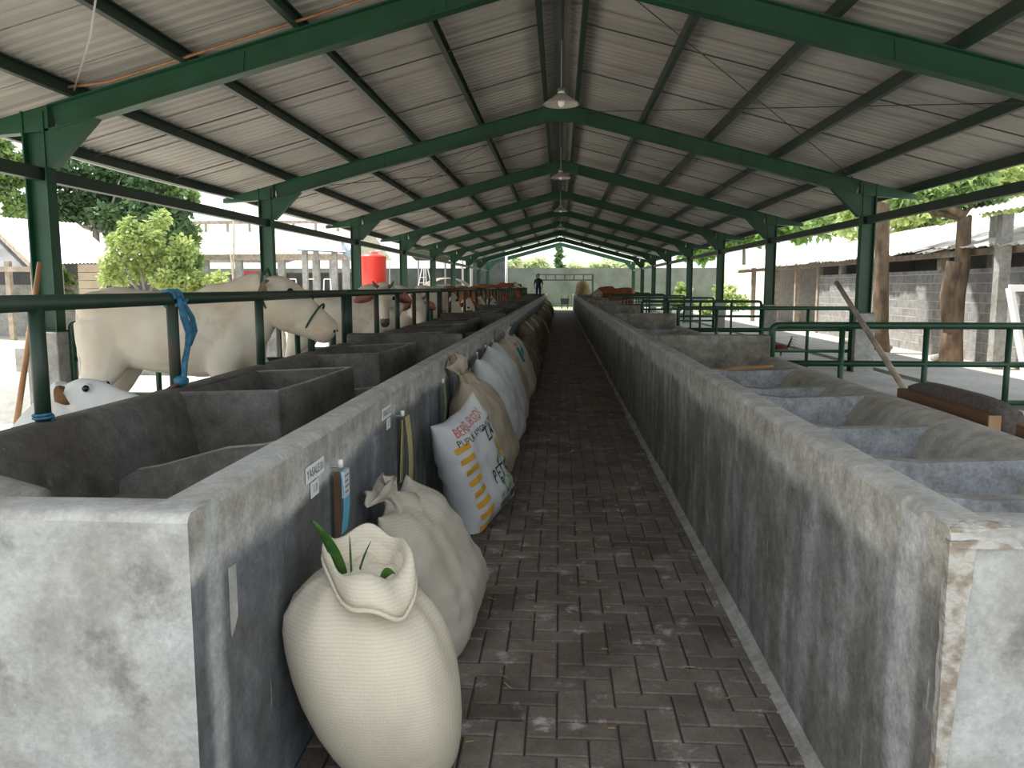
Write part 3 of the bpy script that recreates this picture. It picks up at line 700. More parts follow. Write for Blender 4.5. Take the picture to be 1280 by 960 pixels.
strip('card_tag', 7.62, .60, .85, .03, 'white_paint', 'thin white strip hanging on the left wall past the white sacks', 'strip')
strip('card_tag', 9.42, .60, .85, .03, 'white_paint', 'farther thin white strip hanging on the left wall among the brown sacks', 'strip')
# peeled plaster patch near the corner
p0 = at(283, 765, X=-AX)
MB().hexa([(FX-.003, 1.885, .62), (FX-.003, 1.925, .66), (FX+.001, 1.925, .66), (FX+.001, 1.885, .62), (FX-.003, 1.885, .80), (FX-.003, 1.925, .80), (FX+.001, 1.925, .80), (FX+.001, 1.885, .80)]).build('plaster_patch', 'concrete_cap', TL)

# ---- sacks
def smst(a, b, x):
    t = max(0, min(1, (x-a)/(b-a))); return t*t*(3-2*t)
class Sack:
    def __init__(s, base, W, H, T, lean, yaw=84, seed=0, gather=0., belly=.0):
        s.b = Vector(base); s.W, s.H, s.T = W, H, T; s.seed = seed; s.g = gather; s.belly = belly
        s.c = Vector((lean[0], lean[1], 1)).normalized()
        a = Vector((math.cos(math.radians(yaw)), math.sin(math.radians(yaw)), 0)); s.a = (a-s.c*a.dot(s.c)).normalized()
        s.n = s.a.cross(s.c)      # towards the aisle
    def pt(s, u, v, side=1, off=0.):
        hw = s.W/2*(.88+.12*abs(v)**2.5)*(1-s.g*smst(.45, 1, v)); hh = s.H/2*(.90+.10*abs(u)**2.5)
        t = s.T/2*(max(0, (1-abs(u)**3.2))**.55)*(max(0, (1-abs(v)**3.2))**.55)*(1-.25*v)
        sd = s.seed*7.3
        wr = .020*noise.noise(Vector((u*2.2+sd, v*2.2, side)))+.010*noise.noise(Vector((u*5+sd+v*3, v*4-u*2, side+3)))
        wr += .010*(abs(u)**2)*math.sin(v*17+sd+4*noise.noise(Vector((u*2, v*3, sd))))
        wr += .006*math.sin(u*13+v*9*(1 if u > 0 else -1)+6*noise.noise(Vector((u, v*1.5, sd+2))))*max(abs(u), abs(v))**1.2
        ed = (1-u**8)*(1-v**8)
        P = s.b+s.a*(u*hw)+s.c*(s.H/2+v*hh+.02*noise.noise(Vector((u*2, 5, sd)))*max(0, v))+s.n*(side*(t+wr*ed)+off)
        lim = .012-.010*(1 if True else 0)+max(0, .02*(abs(v)-.9))
        if P.z < .006: P.z = .006-.004*smst(.05, -.1, P.z)
        xl = -AX+.012
        if P.x < xl: P.x = xl+.003*u
        return P
    def build(s, mat, label, nu=30, nv=40, group='feed sacks along the left wall'):
        t = empty('feed_sack', s.b, label, 'sack', group)
        mb = MB(); vs = []; idx = {}
        for side in (1, -1):
            for j in range(nv+1):
                for i in range(nu+1):
                    u = -1+2*i/nu; v = -1+2*j/nv
                    u = math.sin(u*math.pi/2)*.55+u*.45; v = math.sin(v*math.pi/2)*.55+v*.45
                    if side == -1 and (i in (0, nu) or j in (0, nv)): idx[(side, i, j)] = idx[(1, i, j)]; continue
                    idx[(side, i, j)] = len(vs); vs.append(s.pt(u, v, side))
        fs = [tuple(idx[(sd, a, b)] for a, b in ((i, j), (i+1, j), (i+1, j+1), (i, j+1))) for sd in (1, -1) for j in range(nv) for i in range(nu)]
        mb.add(vs, fs).build('cloth', mat, t, smooth=True)
        # stitched bottom seam
        MB().loft([s.pt(-1+2*i/14, -1, 1) for i in range(15)], .005, 5).build('seam', mat, t, smooth=True)
        return t
    def neck(s, t, mat, h=.14, r=.07, tie=None, bend=(-.02, 0)):
        top = s.b+s.c*(s.H*.965); n = 14; pts = []; vs = []; fs = []
        rings = [(-1.0, 1.7), (-.4, 1.25), (0, .85), (.35, .55), (.6, .85), (1, 1.5), (1.02, 1.2), (.7, .6)]
        m = 22
        for q, k in rings:
            for j in range(m):
                a = 2*math.pi*j/m; rr = r*k*(1+.28*math.sin(5*a+s.seed+q*2)+.15*math.sin(9*a+2*s.seed))
                p = top+s.c*(q*h)+s.a*(rr*1.25*math.cos(a))+s.n*(rr*.8*math.sin(a))+Vector((bend[0]*max(q, 0), bend[1]*max(q, 0), .02*math.sin(3*a+s.seed)*q))
                p.x = max(p.x, -AX+.012); vs.append(p)
        fs = [(i*m+j, i*m+(j+1) % m, (i+1)*m+(j+1) % m, (i+1)*m+j) for i in range(len(rings)-1) for j in range(m)]
        MB().add(vs, fs).build('gathered_neck', mat, t, smooth=True)
        if tie:
            c = top+s.c*(h*.4); MB().loft([c+s.a*(r*.85*math.cos(a))+s.n*(r*.62*math.sin(a)) for a in [i*.5 for i in range(14)]], .008, 5).build('tie_string', tie, t, smooth=True)
    def decal(s, t, name, vs2, fs, mat, cu, cv, k=1., side=1, off=.004):
        """flat print: 2D shape in metres centred at (cu,cv) on the front face"""
        MB().add([s.pt(cu+x*k/(s.W*.47), cv+y*k/(s.H*.47), side, off) for x, y in vs2], fs).build(name, mat, t)
    def text(s, t, txt, size, mat, cu, cv, sx=1., sy=1., rot=0.):
        vs, fs = text_mesh(txt, size); c, q = math.cos(rot), math.sin(rot)
        s.decal(t, 'printed_text', [(v[0]*sx*c-v[1]*sy*q, v[0]*sx*q+v[1]*sy*c) for v in vs], fs, mat, cu, cv)
    def rect(s, t, name, cu, cv, w_, h, mat, shear=0., n=4):
        vs = [(-w_/2+w_*i/n, -h/2+h*j/n+shear*(-w_/2+w_*i/n)) for j in range(n+1) for i in range(n+1)]
        fs = [(j*(n+1)+i, j*(n+1)+i+1, (j+1)*(n+1)+i+1, (j+1)*(n+1)+i) for j in range(n) for i in range(n)]
        s.decal(t, name, vs, fs, mat, cu, cv)

# sack 1: open woven sack in the foreground, fresh leaves in its mouth
def open_sack():
    base = Vector((-.485, 2.35, 0)); H = .645
    t = empty('feed_sack', base, 'large cream woven sack in the foreground with open rolled mouth and green leaves', 'sack', 'feed sacks along the left wall')
    m = 56; vs = []; rings = []
    prof = [(0, .01, .02), (.0, .48, .45), (.015, .66, .66), (.06, .76, .78), (.15, .84, .88), (.28, .93, .98), (.42, 1.0, 1.05), (.55, 1.03, 1.06), (.67, 1.02, 1.02), (.76, .98, .95), (.83, .90, .86), (.885, .78, .75), (.925, .64, .64), (.955, .54, .56)]
    R = (.236, .20)
    top_c = Vector((-.15, -.02, H))
    def cen(q): return Vector((top_c.x*q**1.3, top_c.y*q-.05*math.sin(q*3), top_c.z*q))
    for q, rw, rh in prof:
        r = []
        for k in range(m):
            a = 2*math.pi*k/m; ca, sa = math.cos(a), math.sin(a)
            e = 2.6; den = (abs(ca)**e+abs(sa)**e)**(-1/e)
            d = 1+.03*noise.noise(Vector((ca*1.6, sa*1.6, q*3)))+.012*noise.noise(Vector((ca*5, sa*5, q*9)))
            d += .05*smst(.62, .96, q)*math.sin(9*a+4*noise.noise(Vector((ca*2, sa*2, 1))))+.014*noise.noise(Vector((ca*3+q*4, sa*3, q*14)))
            p = base+cen(q)+Vector((R[0]*rw*den*ca*d, R[1]*rh*den*sa*d, 0))
            p.x = max(p.x, -AX+.012); p.z = max(p.z, .004); r.append(p)
        rings.append(r)
    # mouth: flares, rolls outwards and tips towards the camera
    mc = base+cen(.97)
    tip = Vector((.05, -.10, 0))
    for (q, ra, rb, dz, sh) in ((0, .60, .62, .02, .1), (1, .62, .66, .055, .35), (2, .66, .72, .075, .6), (3, .70, .76, .07, .85), (4, .72, .78, .045, 1.0), (5, .70, .77, .02, 1.05), (6, .66, .72, .035, .9), (7, .56, .60, .03, .6), (8, .46, .50, .0, .4), (9, .36, .4, -.05, .3)):
        r = []
        for k in range(m):
            a = 2*math.pi*k/m; ca, sa = math.cos(a), math.sin(a)
            front = smst(-.2, 1, -sa*.8+ca*.5)
            d = 1+.045*math.sin(3*a+1+q*.12)+.03*math.sin(7*a+2)+.05*noise.noise(Vector((ca*3, sa*3, q*.4)))
            p = mc+Vector((.045, 0, 0))+tip*sh*front+Vector((R[0]*ra*ca*d*.74, R[1]*rb*sa*d*.78, dz+.015-.075*front*sh+.03*(1-front)*sh+.018*math.sin(4*a+1)))
            p.x = max(p.x, -AX+.012); r.append(p)
        rings.append(r)
    vs = [p for r in rings for p in r]; nr = len(rings)
    fs = [(i*m+k, i*m+(k+1) % m, (i+1)*m+(k+1) % m, (i+1)*m+k) for i in range(nr-1) for k in range(m)]
    fs.append(tuple(range(m-1, -1, -1)))
    MB().add(vs, fs).build('cloth', 'sack_cream', t, smooth=True)
    # folded-in flap covering the mouth
    MB().add([vs[(nr-2)*m+k] for k in range(m)]+[mc+Vector((.02, -.03, .055))], [(k, (k+1) % m, m) for k in range(m)]).build('folded_flap', 'sack_cream', t, smooth=True)
    # rolled hem
    hem = [rings[len(prof)+5][k % m] for k in range(m+1)]
    MB().loft(hem, .0075, 6, caps=False).build('hem', 'sack_cream', t, smooth=True)
    # fresh leaf blades
    def blade(p0, p1, p2, wd):
        n = 10; vs = []
        p0, p1, p2 = Vector(p0), Vector(p1), Vector(p2)
        sd = (p2-p0).cross(Vector((.3, 1, .2))).normalized()
        for i in range(n+1):
            q = i/n; p = p0*(1-q)**2+p1*2*q*(1-q)+p2*q*q; ww = wd*(math.sin(math.pi*min(1, .12+q*.88)))**.7
            vs += [p-sd*ww/2, p+Vector((0, -.006, -.004)), p+sd*ww/2]
        fs = [(i*3+k, i*3+k+1, i*3+k+4, i*3+k+3) for i in range(n) for k in range(2)]
        MB().add(vs, fs).build('leaf', 'leaf_fresh', t, smooth=True)
    q0 = at(432, 730, Y=2.30); q2 = at(391, 650, Y=2.20); q1 = at(420, 684, Y=2.22)
    blade(q0, q1, q2, .045)
    blade(at(476, 725, Y=2.25), at(485, 708, Y=2.24), at(494, 716, Y=2.22), .026)
    blade(at(440, 728, Y=2.28), at(438, 696, Y=2.26), at(437, 668, Y=2.24), .008)
    blade(at(446, 728, Y=2.28), at(452, 698, Y=2.26), at(464, 676, Y=2.24), .007)
    return t
open_sack()
# sack 2
S = Sack((-.41, 3.36, 0), .70, .70, .33, (-.46, -.16), 80, 2, gather=.40)
t = S.build('sack_grey', 'slumped grey-cream sack with twisted top behind the foreground sack'); S.neck(t, 'sack_grey', .07, .06, bend=(-.03, -.04))
# sack 3 printed fertiliser sack
S = Sack((-.43, 4.98, 0), .64, .80, .30, (-.30, -.16), 66, 5, gather=.10)
t = S.build('sack_white', 'white printed fertiliser sack with orange bars and black lettering')
for k in range(8): S.rect(t, 'orange_bar', -.66, .52-.19*k, .105, .036, 'ink_orange', .18)
S.text(t, 'BERSUBSIDI', .075, 'ink_red', -.05, .80, 1, 1.15, .05)
S.text(t, 'PUPUK AMONIUM', .055, 'ink_black', .02, .60, 1, 1.1)
S.text(t, 'ZA', .12, 'ink_black', .42, .46, .9, 1.1)
ell = lambda a, b, n=18, s0=0: ([(a*math.cos(2*math.pi*k/n), b*math.sin(2*math.pi*k/n)) for k in range(n)], [tuple(range(n))])
S.decal(t, 'emblem_ring', *ell(.075, .055), 'ink_green', .46, -.03); S.decal(t, 'emblem_centre', *ell(.05, .036), 'ink_pale_green', .46, .0, off=.006)
S.decal(t, 'emblem_cob', *ell(.022, .065), 'ink_orange', .44, .16, off=.007)
S.text(t, 'PETRO', .115, 'ink_black', .36, -.24, .9, 1.15)
S.text(t, 'NITROGEN', .05, 'ink_green', .48, -.40); S.rect(t, 'green_panel', .55, -.49, .22, .05, 'ink_pale_green')
S.text(t, 'N', .045, 'ink_dot', .08, -.40); S.text(t, 'S', .045, 'ink_dot', .10, -.52)
S.text(t, 'PT PETROKIMIA', .048, 'ink_dot', .42, -.60)
for k in range(3): S.rect(t, 'print_line', .18+.05*k, -.70-.06*k, .26-.03*k, .010, 'ink_dot'); S.rect(t, 'print_line', .62, -.68-.06*k, .14, .010, 'ink_dot')
def tuft(t, p, mat, n=5, seed=1):
    q = random.Random(seed); mb = MB()
    for k in range(n):
        d = Vector((q.uniform(-.03, .02), q.uniform(-.05, .03), q.uniform(.04, .12)))
        a = Vector(p)+Vector((q.uniform(-.01, .01), q.uniform(-.03, .03), q.uniform(-.1, .02)))
        sd = Vector((0, .012, 0)); mb.add([a-sd, a+sd, a+d*.6+sd, a+d, a+d*.6-sd], [(0, 1, 2, 3, 4)])
    mb.build('leaf_tuft', mat, t)
tuft(t, at(532, 560, Y=4.55), 'leaf_fresh', 9, 4)
# sack 4 tied beige
S = Sack((-.47, 6.0, 0), .74, .88, .42, (-.27, -.14), 82, 8, gather=.62)
t = S.build('sack_beige', 'beige sack with tied neck behind the printed sack'); S.neck(t, 'sack_beige', .16, .075, 'bamboo', bend=(-.05, -.03))
S = Sack((-.46, 7.15, 0), .70, .93, .40, (-.26, -.05), 84, 11, gather=.25)
S.build('sack_white', 'smooth white sack with pinched top, before another white sack')
S = Sack((-.45, 8.05, 0), .68, .96, .38, (-.26, .0), 84, 13, gather=.45)
S.build('sack_white', 'second smooth white sack, standing behind the first white one')
S = Sack((-.48, 8.95, 0), .64, .92, .38, (-.22, .0), 84, 15, gather=.3)
S.build('sack_beige', 'light brown sack just past the two white sacks')
S = Sack((-.44, 10.1, 0), .66, .92, .40, (-.26, .0), 84, 17, gather=.5)
t = S.build('sack_grey', 'grey sack with green and red print farther along the wall'); S.neck(t, 'sack_grey', .1, .07)
S.rect(t, 'green_print', .0, .62, .30, .07, 'ink_teal', .5); S.rect(t, 'teal_print', -.62, .45, .07, .2, 'ink_teal'); S.rect(t, 'red_print', -.55, .78, .12, .04, 'ink_red')
S = Sack((-.47, 11.0, 0), .6, .86, .36, (-.24, .0), 84, 18, gather=.2); S.build('sack_grey', 'plain grey sack just past the green printed sack')
y = 11.9; k = 0
mats_ = ['sack_brown', 'sack_beige', 'sack_brown', 'sack_brown', 'sack_grey', 'sack_brown']
NUM = ORD+['twenty-'+w_ for w_ in ('first', 'second', 'third', 'fourth', 'fifth', 'sixth', 'seventh', 'eighth', 'ninth')]+['thirtieth']*3
NUM[0] = 'first'
while y < 44:
    S = Sack((-.46+rnd.uniform(-.03, .04), y, 0), rnd.uniform(.62, .72), rnd.uniform(.66, .90), rnd.uniform(.34, .42), (-.27+rnd.uniform(-.04, .04), rnd.uniform(-.08, .04)), 84+rnd.uniform(-6, 6), 20+k, gather=rnd.uniform(.2, .6))
    S.build(mats_[k % 6], '%s sack in the far row along the left wall, counted from the green-printed one' % NUM[k], 14, 18, 'far feed sacks along the left wall')
    y += rnd.uniform(.8, 1.1) if y < 25 else rnd.uniform(1.2, 1.7); k += 1
# scraps on the paving
r3 = random.Random(21)
mb = MB()
for k in range(60):
    x, y = r3.uniform(-.4, .78), r3.uniform(2.0, 7); a = r3.uniform(0, 6.28); l = r3.uniform(.01, .05); d = Vector((math.cos(a), math.sin(a), 0))
    mb.beam(Vector((x, y, .006))-d*l/2, Vector((x, y, .008))+d*l/2, .004, .003)
mb.build('straw_litter', 'straw', label='scattered bits of straw on the brick paving', cat='straw', kind='stuff')
# plaster fillet along the right wall base
mb = MB(); extrude_y(mb, [(AX+.01, -.01), (AX+.01, .035), (AX-.02, .012), (AX-.045, .002), (AX-.045, -.01)], TY0+.02, TY1, .25, .012, 3); mb.build('base_fillet', 'concrete', TR)

# ---- cattle
def remesh_to(mb, voxel, smooth_it=6):
    me = mb.mesh('tmp', 'hide_white'); o = bpy.data.objects.new('tmp', me); COL.objects.link(o)
    md = o.modifiers.new('r', 'REMESH'); md.mode = 'VOXEL'; md.voxel_size = voxel
    ms = o.modifiers.new('s', 'SMOOTH'); ms.factor = .5; ms.iterations = smooth_it
    bpy.context.view_layer.update()
    r = bpy.data.meshes.new_from_object(o.evaluated_get(bpy.context.evaluated_depsgraph_get()))
    bpy.data.objects.remove(o); r.shade_smooth(); return r
def cow(name, loc, rz, label, mats, voxel=.024, head_yaw=0., neck_up=.30, head_pitch=.75, scale=1., horns=True, white_face=False, lying=False, group='cattle in the pens', ear_mat=None, halter=False, hump=.09, turn_neck=.5, hs=1.12, poll_x=1.62, ear_len=.27, hw=1.):
    """one continuous body facing +X, rump at x=0; mats = hide, lower/dirty, muzzle"""
    root = empty(name, loc, label, 'cattle', group, rz=rz); root.scale = (scale,)*3
    mb = MB(); dz = -.66 if lying else 0
    T = [(0.0, 1.10, .17, .10), (.06, 1.08, .25, .19), (.20, 1.06, .31, .25), (.42, 1.02, .32, .275), (.68, .98, .325, .295), (.92, .965, .335, .295), (1.12, .985, .345, .255), (1.30, 1.0, .30, .20), (1.42, 1.02, .20, .12)]
    mb.loft([(x, 0, z+dz) for x, z, h, w_ in T], [(w_, h) for x, z, h, w_ in T], 18, side=(0, 1, 0))
    mb.ball((1.12, 0, 1.30+dz), (.20, .11, hump+.05), 12)      # hump
    mb.ball((.16, .12, 1.20+dz), (.17, .14, .13), 10); mb.ball((.16, -.12, 1.20+dz), (.17, .14, .13), 10)
    mb.loft([(1.33, 0, .80+dz), (1.40, 0, .72+dz), (1.36, 0, .60+dz)], [(.05, .12), (.045, .10), (.02, .04)], 10, side=(0, 1, 0))   # dewlap
    if not lying:
        for s in (-1, 1):
            k = .03 if s > 0 else -.05
            mb.loft([(.23, s*.14, 1.08), (.23, s*.155, .88), (.21+k*.3, s*.15, .72), (.15+k, s*.14, .56), (.11+k, s*.135, .46), (.14+k, s*.135, .28), (.15+k, s*.135, .10), (.18+k, s*.135, 0)],
                    [(.14, .25), (.14, .23), (.11, .17), (.075, .105), (.06, .08), (.05, .056), (.054, .06), (.062, .08)], 12, side=(0, 1, 0))
            k = -.04 if s > 0 else .05
            mb.loft([(1.18, s*.13, 1.05), (1.16, s*.15, .82), (1.15+k*.3, s*.14, .64), (1.16+k, s*.125, .42), (1.155+k, s*.125, .34), (1.16+k, s*.125, .12), (1.18+k, s*.125, 0)],
                    [(.10, .19), (.11, .17), (.085, .105), (.058, .066), (.046, .05), (.044, .05), (.056, .07)], 12, side=(0, 1, 0))
    else:
        for s in (-1, 1):
            mb.loft([(.25, s*.2, .35), (.5, s*.32, .2), (.62, s*.34, .1), (.35, s*.36, .06)], [.2, .16, .08, .05], 10)
            mb.loft([(1.2, s*.17, .3), (1.35, s*.2, .12), (1.15, s*.24, .06)], [.13, .08, .05], 10)
    # neck and head (yawed about the neck base)
    nb = Vector((1.26, 0, 1.10+dz)); 
    def Y(p, k=1.):
        p = Vector(p)-nb; a = head_yaw*k
        return nb+Vector((p.x*math.cos(a)-p.y*math.sin(a), p.x*math.sin(a)+p.y*math.cos(a), p.z))
    poll = Vector((poll_x, 0, 1.10+neck_up+dz)); mid = nb.lerp(poll, .5)+Vector((0, 0, .02))
    pts = [nb+Vector((-.12, 0, -.03)), nb.lerp(mid, .35), Y(mid, turn_neck), Y(poll)]
    sds = Vector((-math.sin(head_yaw*.5), math.cos(head_yaw*.5), 0))
    mb.loft(pts, [(.19, .31), (.17, .29), (.14, .24), (.11, .15)], 14, side=sds)
    hd = Vector((math.cos(head_pitch), 0, -math.sin(head_pitch))); hu = Vector((math.sin(head_pitch), 0, math.cos(head_pitch)))
    Hp = lambda f, u, s=0: Y(poll+hd*(f*hs)+hu*(u*hs)+Vector((0, s*hs, 0)))
    sdv = Vector((-math.sin(head_yaw), math.cos(head_yaw), 0))
    HS = [(-.04, -.03, .085, .085), (.02, -.035, .112, .13), (.11, -.055, .12, .155), (.20, -.065, .102, .15), (.29, -.06, .08, .122), (.38, -.055, .074, .10), (.44, -.055, .078, .09), (.485, -.055, .06, .065)]
    mb.loft([Hp(f, u) for f, u, a, b in HS], [(a*hs*hw, b*hs) for f, u, a, b in HS], 14, side=sdv)
    for s in (-1, 1): mb.ball(Hp(.14, .055, s*.095), (.035, .035, .035), 8)
    # tail
    mb.loft([(.02, 0, 1.26+dz), (-.05, 0, 1.15+dz), (-.06, 0, .9+dz if not lying else .2), (-.05, 0, .6 if not lying else .08), (-.05, 0, .42 if not lying else .04)], [.04, .035, .03, .035, .03], 8)
    me = remesh_to(mb, voxel)
    for m in mats: 
        pass
    me.materials.clear()
    for m in mats: me.materials.append(MATS[m])
    mz = Hp(.47, -.05); fc = Hp(.2, 0)
    for p in me.polygons:
        c = p.center
        d = (c-mz).length
        if d < .088*hs: p.material_index = 2
        elif white_face and ((c-fc).length < .30 or c.z < .46 or (c.z < .80 and abs(c.y) < .16)): p.material_index = 1
    body = link('body', me, root)
    # ears, eyes, horns
    er = ear_mat or mats[0]
    for s in (-1, 1):
        b = Hp(.0, .0, s*.095)
        out = (sdv*s*.9+Vector((0, 0, -.45))+Y(nb+Vector((-.1, 0, 0)), 1)-nb).normalized()
        fr = (Hp(.3, .2)-Hp(0, 0)).normalized(); wd = out.cross(fr).normalized()
        n = 8; vs = []
        for i in range(n+1):
            q = i/n; ww = .075*math.sin(math.pi*(.12+.86*q))**.8+.004; c = b+out*(ear_len*q)
            vs += [c-wd*ww+fr*.03*(1-q), c-fr*.018*(1-q), c+wd*ww+fr*.03*(1-q), c-fr*(.018*(1-q)+.012)]
        fs = [(i*4+k, i*4+(k+1) % 4, (i+1)*4+(k+1) % 4, (i+1)*4+k) for i in range(n) for k in range(4)]+[(3, 2, 1, 0), (n*4, n*4+1, n*4+2, n*4+3)]
        MB().add(vs, fs).build('ear', er, root, smooth=True, local=True)
        MB().ball(Hp(.145, .05, s*.118), (.026, .026, .026), 10).build('eye', 'eye', root, smooth=True, local=True)
        MB().ball(Hp(.478, -.025, s*.035), (.016, .012, .014), 8).build('nostril', 'eye', root, smooth=True, local=True)
        if horns:
            h0 = Hp(-.02, .05, s*.06)
            MB().loft([h0, h0+sdv*s*.05+Vector((0, 0, .035)), h0+sdv*s*.075+Vector((0, 0, .08))], [.026, .02, .008], 8).build('horn', 'horn', root, smooth=True, local=True)
    if halter:
        def ring(f0, r0, r1, n=20): return [Hp(f0+.10*math.sin(a)*0, -.03+r1*math.sin(a), r0*math.cos(a)) for a in [2*math.pi*i/n for i in range(n+1)]]
        MB().loft(ring(.33, .085, .105), .009, 6, caps=False).build('halter', 'rope_dark', root, smooth=True, local=True)
        MB().loft([Hp(.33, -.13, -.02), Hp(.18, -.16, -.06), Hp(.02, -.10, -.10), Hp(-.06, .03, -.08), Hp(-.07, .07, 0), Hp(-.06, .03, .08)], [.011, .018, .02, .013, .011, .011], 6).build('halter_strap', 'rope_dark', root, smooth=True, local=True)
    return root
W3 = ['hide_white', 'hide_dirty', 'hide_grey']; B3 = ['hide_brown', 'hide_white', 'pink']
cow('cow', (-3.92, 6.42, SLAB), math.radians(2), 'big white cow standing broadside behind the nearest rail, head at the trough', ['hide_white', 'hide_dirty', 'hide_white'], .022, head_yaw=.0, neck_up=.27, head_pitch=.58, halter=True, hump=.04, scale=1.03, hs=1.28, poll_x=1.52, horns=False, ear_mat='hide_dirty', ear_len=.2)
cow('cow', (-3.63, 10.5, SLAB), math.radians(4), 'white cow with pink ears facing the camera behind the second rail', ['hide_white', 'hide_dirty', 'muzzle'], .024, head_yaw=-1.35, neck_up=.24, head_pitch=.95, ear_mat='pink', turn_neck=.4, ear_len=.31, hs=1.02, hw=.82)
cow('cow', (-3.75, 13.0, SLAB), 0, 'white cow with lowered head third along the left trough', W3, .035, head_yaw=-.9, neck_up=.05, head_pitch=1.0, ear_mat='pink')
cow('cow', (-3.7, 15.0, SLAB), 0, 'white cow partly hidden behind the third white cow', W3, .035, head_yaw=.3, neck_up=.15, head_pitch=1.0)
for i, y in enumerate((18.3, 20.8, 23.6)):
    cow('cow', (-3.65, y, SLAB), (.05, -.06, .1)[i], '%s of the brown and white cows behind the left rail' % ('nearest', 'middle', 'farthest')[i], B3, .045, head_yaw=-.6+.3*i, neck_up=-.05, head_pitch=1.15, horns=False, white_face=True, ear_mat='hide_brown', group='brown and white cows on the left')
cow('cow', (-3.75, 29.0, SLAB), 0, 'dark brown cow beyond the brown and white cows on the left', ['hide_brown', 'hide_white', 'muzzle'], .05, neck_up=.1, head_pitch=.9, horns=False, group='brown cows farther on the left')
cow('cow', (-3.95, 37.5, SLAB), 0, 'big red-brown cow near the far end of the left trough', ['hide_brown', 'hide_brown', 'muzzle'], .05, neck_up=.1, head_pitch=.9, horns=False, scale=1.12, group='brown cows farther on the left')
cow('cow', (-3.95, 42.5, SLAB), 0, 'white-faced brown cow farthest along the left trough', B3, .05, head_yaw=-.9, neck_up=.25, head_pitch=.9, horns=False, white_face=True, scale=1.12, group='brown cows farther on the left')
for i, y in enumerate((39.0, 41.5)):
    cow('cow', (3.55, y, SLAB), math.pi, '%s orange-brown cow at the right trough' % ('nearer', 'farther')[i], B3, .05, neck_up=.0+.1*i, head_pitch=.9, horns=False, white_face=True, group='brown cows on the right')
# calf lying behind the left rim, only its head above it
cow('calf', (-4.02, 4.36, SLAB), 0, 'white calf lying behind the left trough rim with only its head showing', ['hide_calf', 'hide_calf', 'muzzle'], .02, neck_up=.60, head_pitch=.14, scale=.78, horns=False, lying=True, ear_mat='hide_tan', hump=-.02, ear_len=.11)

# ---- rooster on the right slab
t = empty('rooster', at(978, 446, Z=SLAB), 'red-brown rooster standing on the slab by the right fence', 'rooster'); c = Vector(t.location)
mb = MB(); mb.loft([c+Vector(p) for p in ((-.10, 0, .20), (-.02, 0, .17), (.08, 0, .17), (.16, 0, .22), (.18, 0, .31), (.185, 0, .35))], [.035, .085, .09, .06, .035, .02], 10)
for s in (-1, 1): mb.loft([c+Vector((.03, s*.03, .12)), c+Vector((.035, s*.03, .0))], [.02, .008], 6)
me = remesh_to(mb, .012, 3); me.materials.clear(); me.materials.append(MATS['rooster_red'])
me.transform(Matrix.Translation(-c)); link('body', me, t)
for k in range(5):
    a = .25*k; MB().loft([c+Vector((-.09, 0, .20)), c+Vector((-.18, .012*(k-2), .22+.05*k)), c+Vector((-.24-.01*k, .02*(k-2), .12+.07*k))], [(.02, .008), (.022, .006), (.004, .003)], 6).build('tail_feather', 'rooster_dark', t, smooth=True)
MB().loft([c+Vector((.165, 0, .355)), c+Vector((.185, 0, .385)), c+Vector((.205, 0, .365))], [(.012, .02), (.01, .02), (.006, .01)], 6).build('comb', 'comb', t, smooth=True)
MB().loft([c+Vector((.195, 0, .34)), c+Vector((.225, 0, .332))], [.01, .003], 6).build('beak', 'ink_orange', t)
t.rotation_euler = (0, 0, math.radians(150))

# ---- person at the far end
def person(loc, label):
    t = empty('person', loc, label, 'person'); L_ = Vector(loc)
    mb = MB()
    for s in (-1, 1):
        mb.loft([(s*.09, 0, .82), (s*.10, .01, .45), (s*.10, 0, .08), (s*.10, 0, 0)], [(.085, .09), (.062, .065), (.042, .045), (.045, .06)], 10, side=(1, 0, 0))
        mb.loft([(s*.10, -.03, .04), (s*.11, -.14, .03)], [.045, .035], 8)
        mb.loft([(s*.19, 0, 1.30), (s*.25, .02, 1.05), (s*.22, -.10, .84)], [.055, .045, .035], 10)
        mb.loft([(s*.22, -.10, .84), (s*.21, -.13, .76)], [(.035, .02), (.03, .015)], 8)
        for k in range(4): mb.loft([(s*(.195+.018*k), -.13, .77), (s*(.195+.018*k), -.15, .70-.01*(k in (1, 2)))], [.009, .007], 5)
        mb.loft([(s*.185, -.12, .80), (s*.165, -.15, .76)], [.011, .008], 5)
    mb.loft([(0, 0, .80), (0, 0, .95), (0, 0, 1.15), (0, 0, 1.30), (0, 0, 1.37)], [(.16, .11), (.145, .10), (.17, .115), (.19, .10), (.09, .07)], 14, side=(1, 0, 0))
    mb.loft([(0, 0, 1.34), (0, -.01, 1.45)], [.055, .05], 10); mb.ball((0, -.015, 1.53), (.075, .092, .115), 12)
    mb.ball((0, -.105, 1.52), (.014, .018, .022), 8)
    me = remesh_to(mb, .018, 3); me.materials.clear()
    for m in ('skin', 'navy', 'navy'): me.materials.append(MATS[m])
    for p in me.polygons:
        c = p.center; p.material_index = 2 if c.z < .84 and abs(c.x) < .19 else 1 if .84 <= c.z < 1.385 and not (abs(c.x) > .19 and c.z < .98) else 0
    link('body', me, t)
    MB().lathe([(.0, .13), (.06, .12), (.083, .06), (.085, .01), (.082, -.03), (.07, -.06)], (L_.x, L_.y, L_.z+1.53), 16).build('hair', 'black', t, smooth=True)
    for s in (-1, 1): MB().ball(L_+Vector((s*.028, -.098, 1.54)), .010, 6).build('eye', 'eye', t, smooth=True)
    MB().ball(L_+Vector((0, -.098, 1.475)), (.022, .008, .007), 8).build('mouth', 'pink', t, smooth=True)
    return t
person((at(673, 365, Y=49).x, 49, .62), 'person in a dark navy shirt standing at the far end of the left trough')

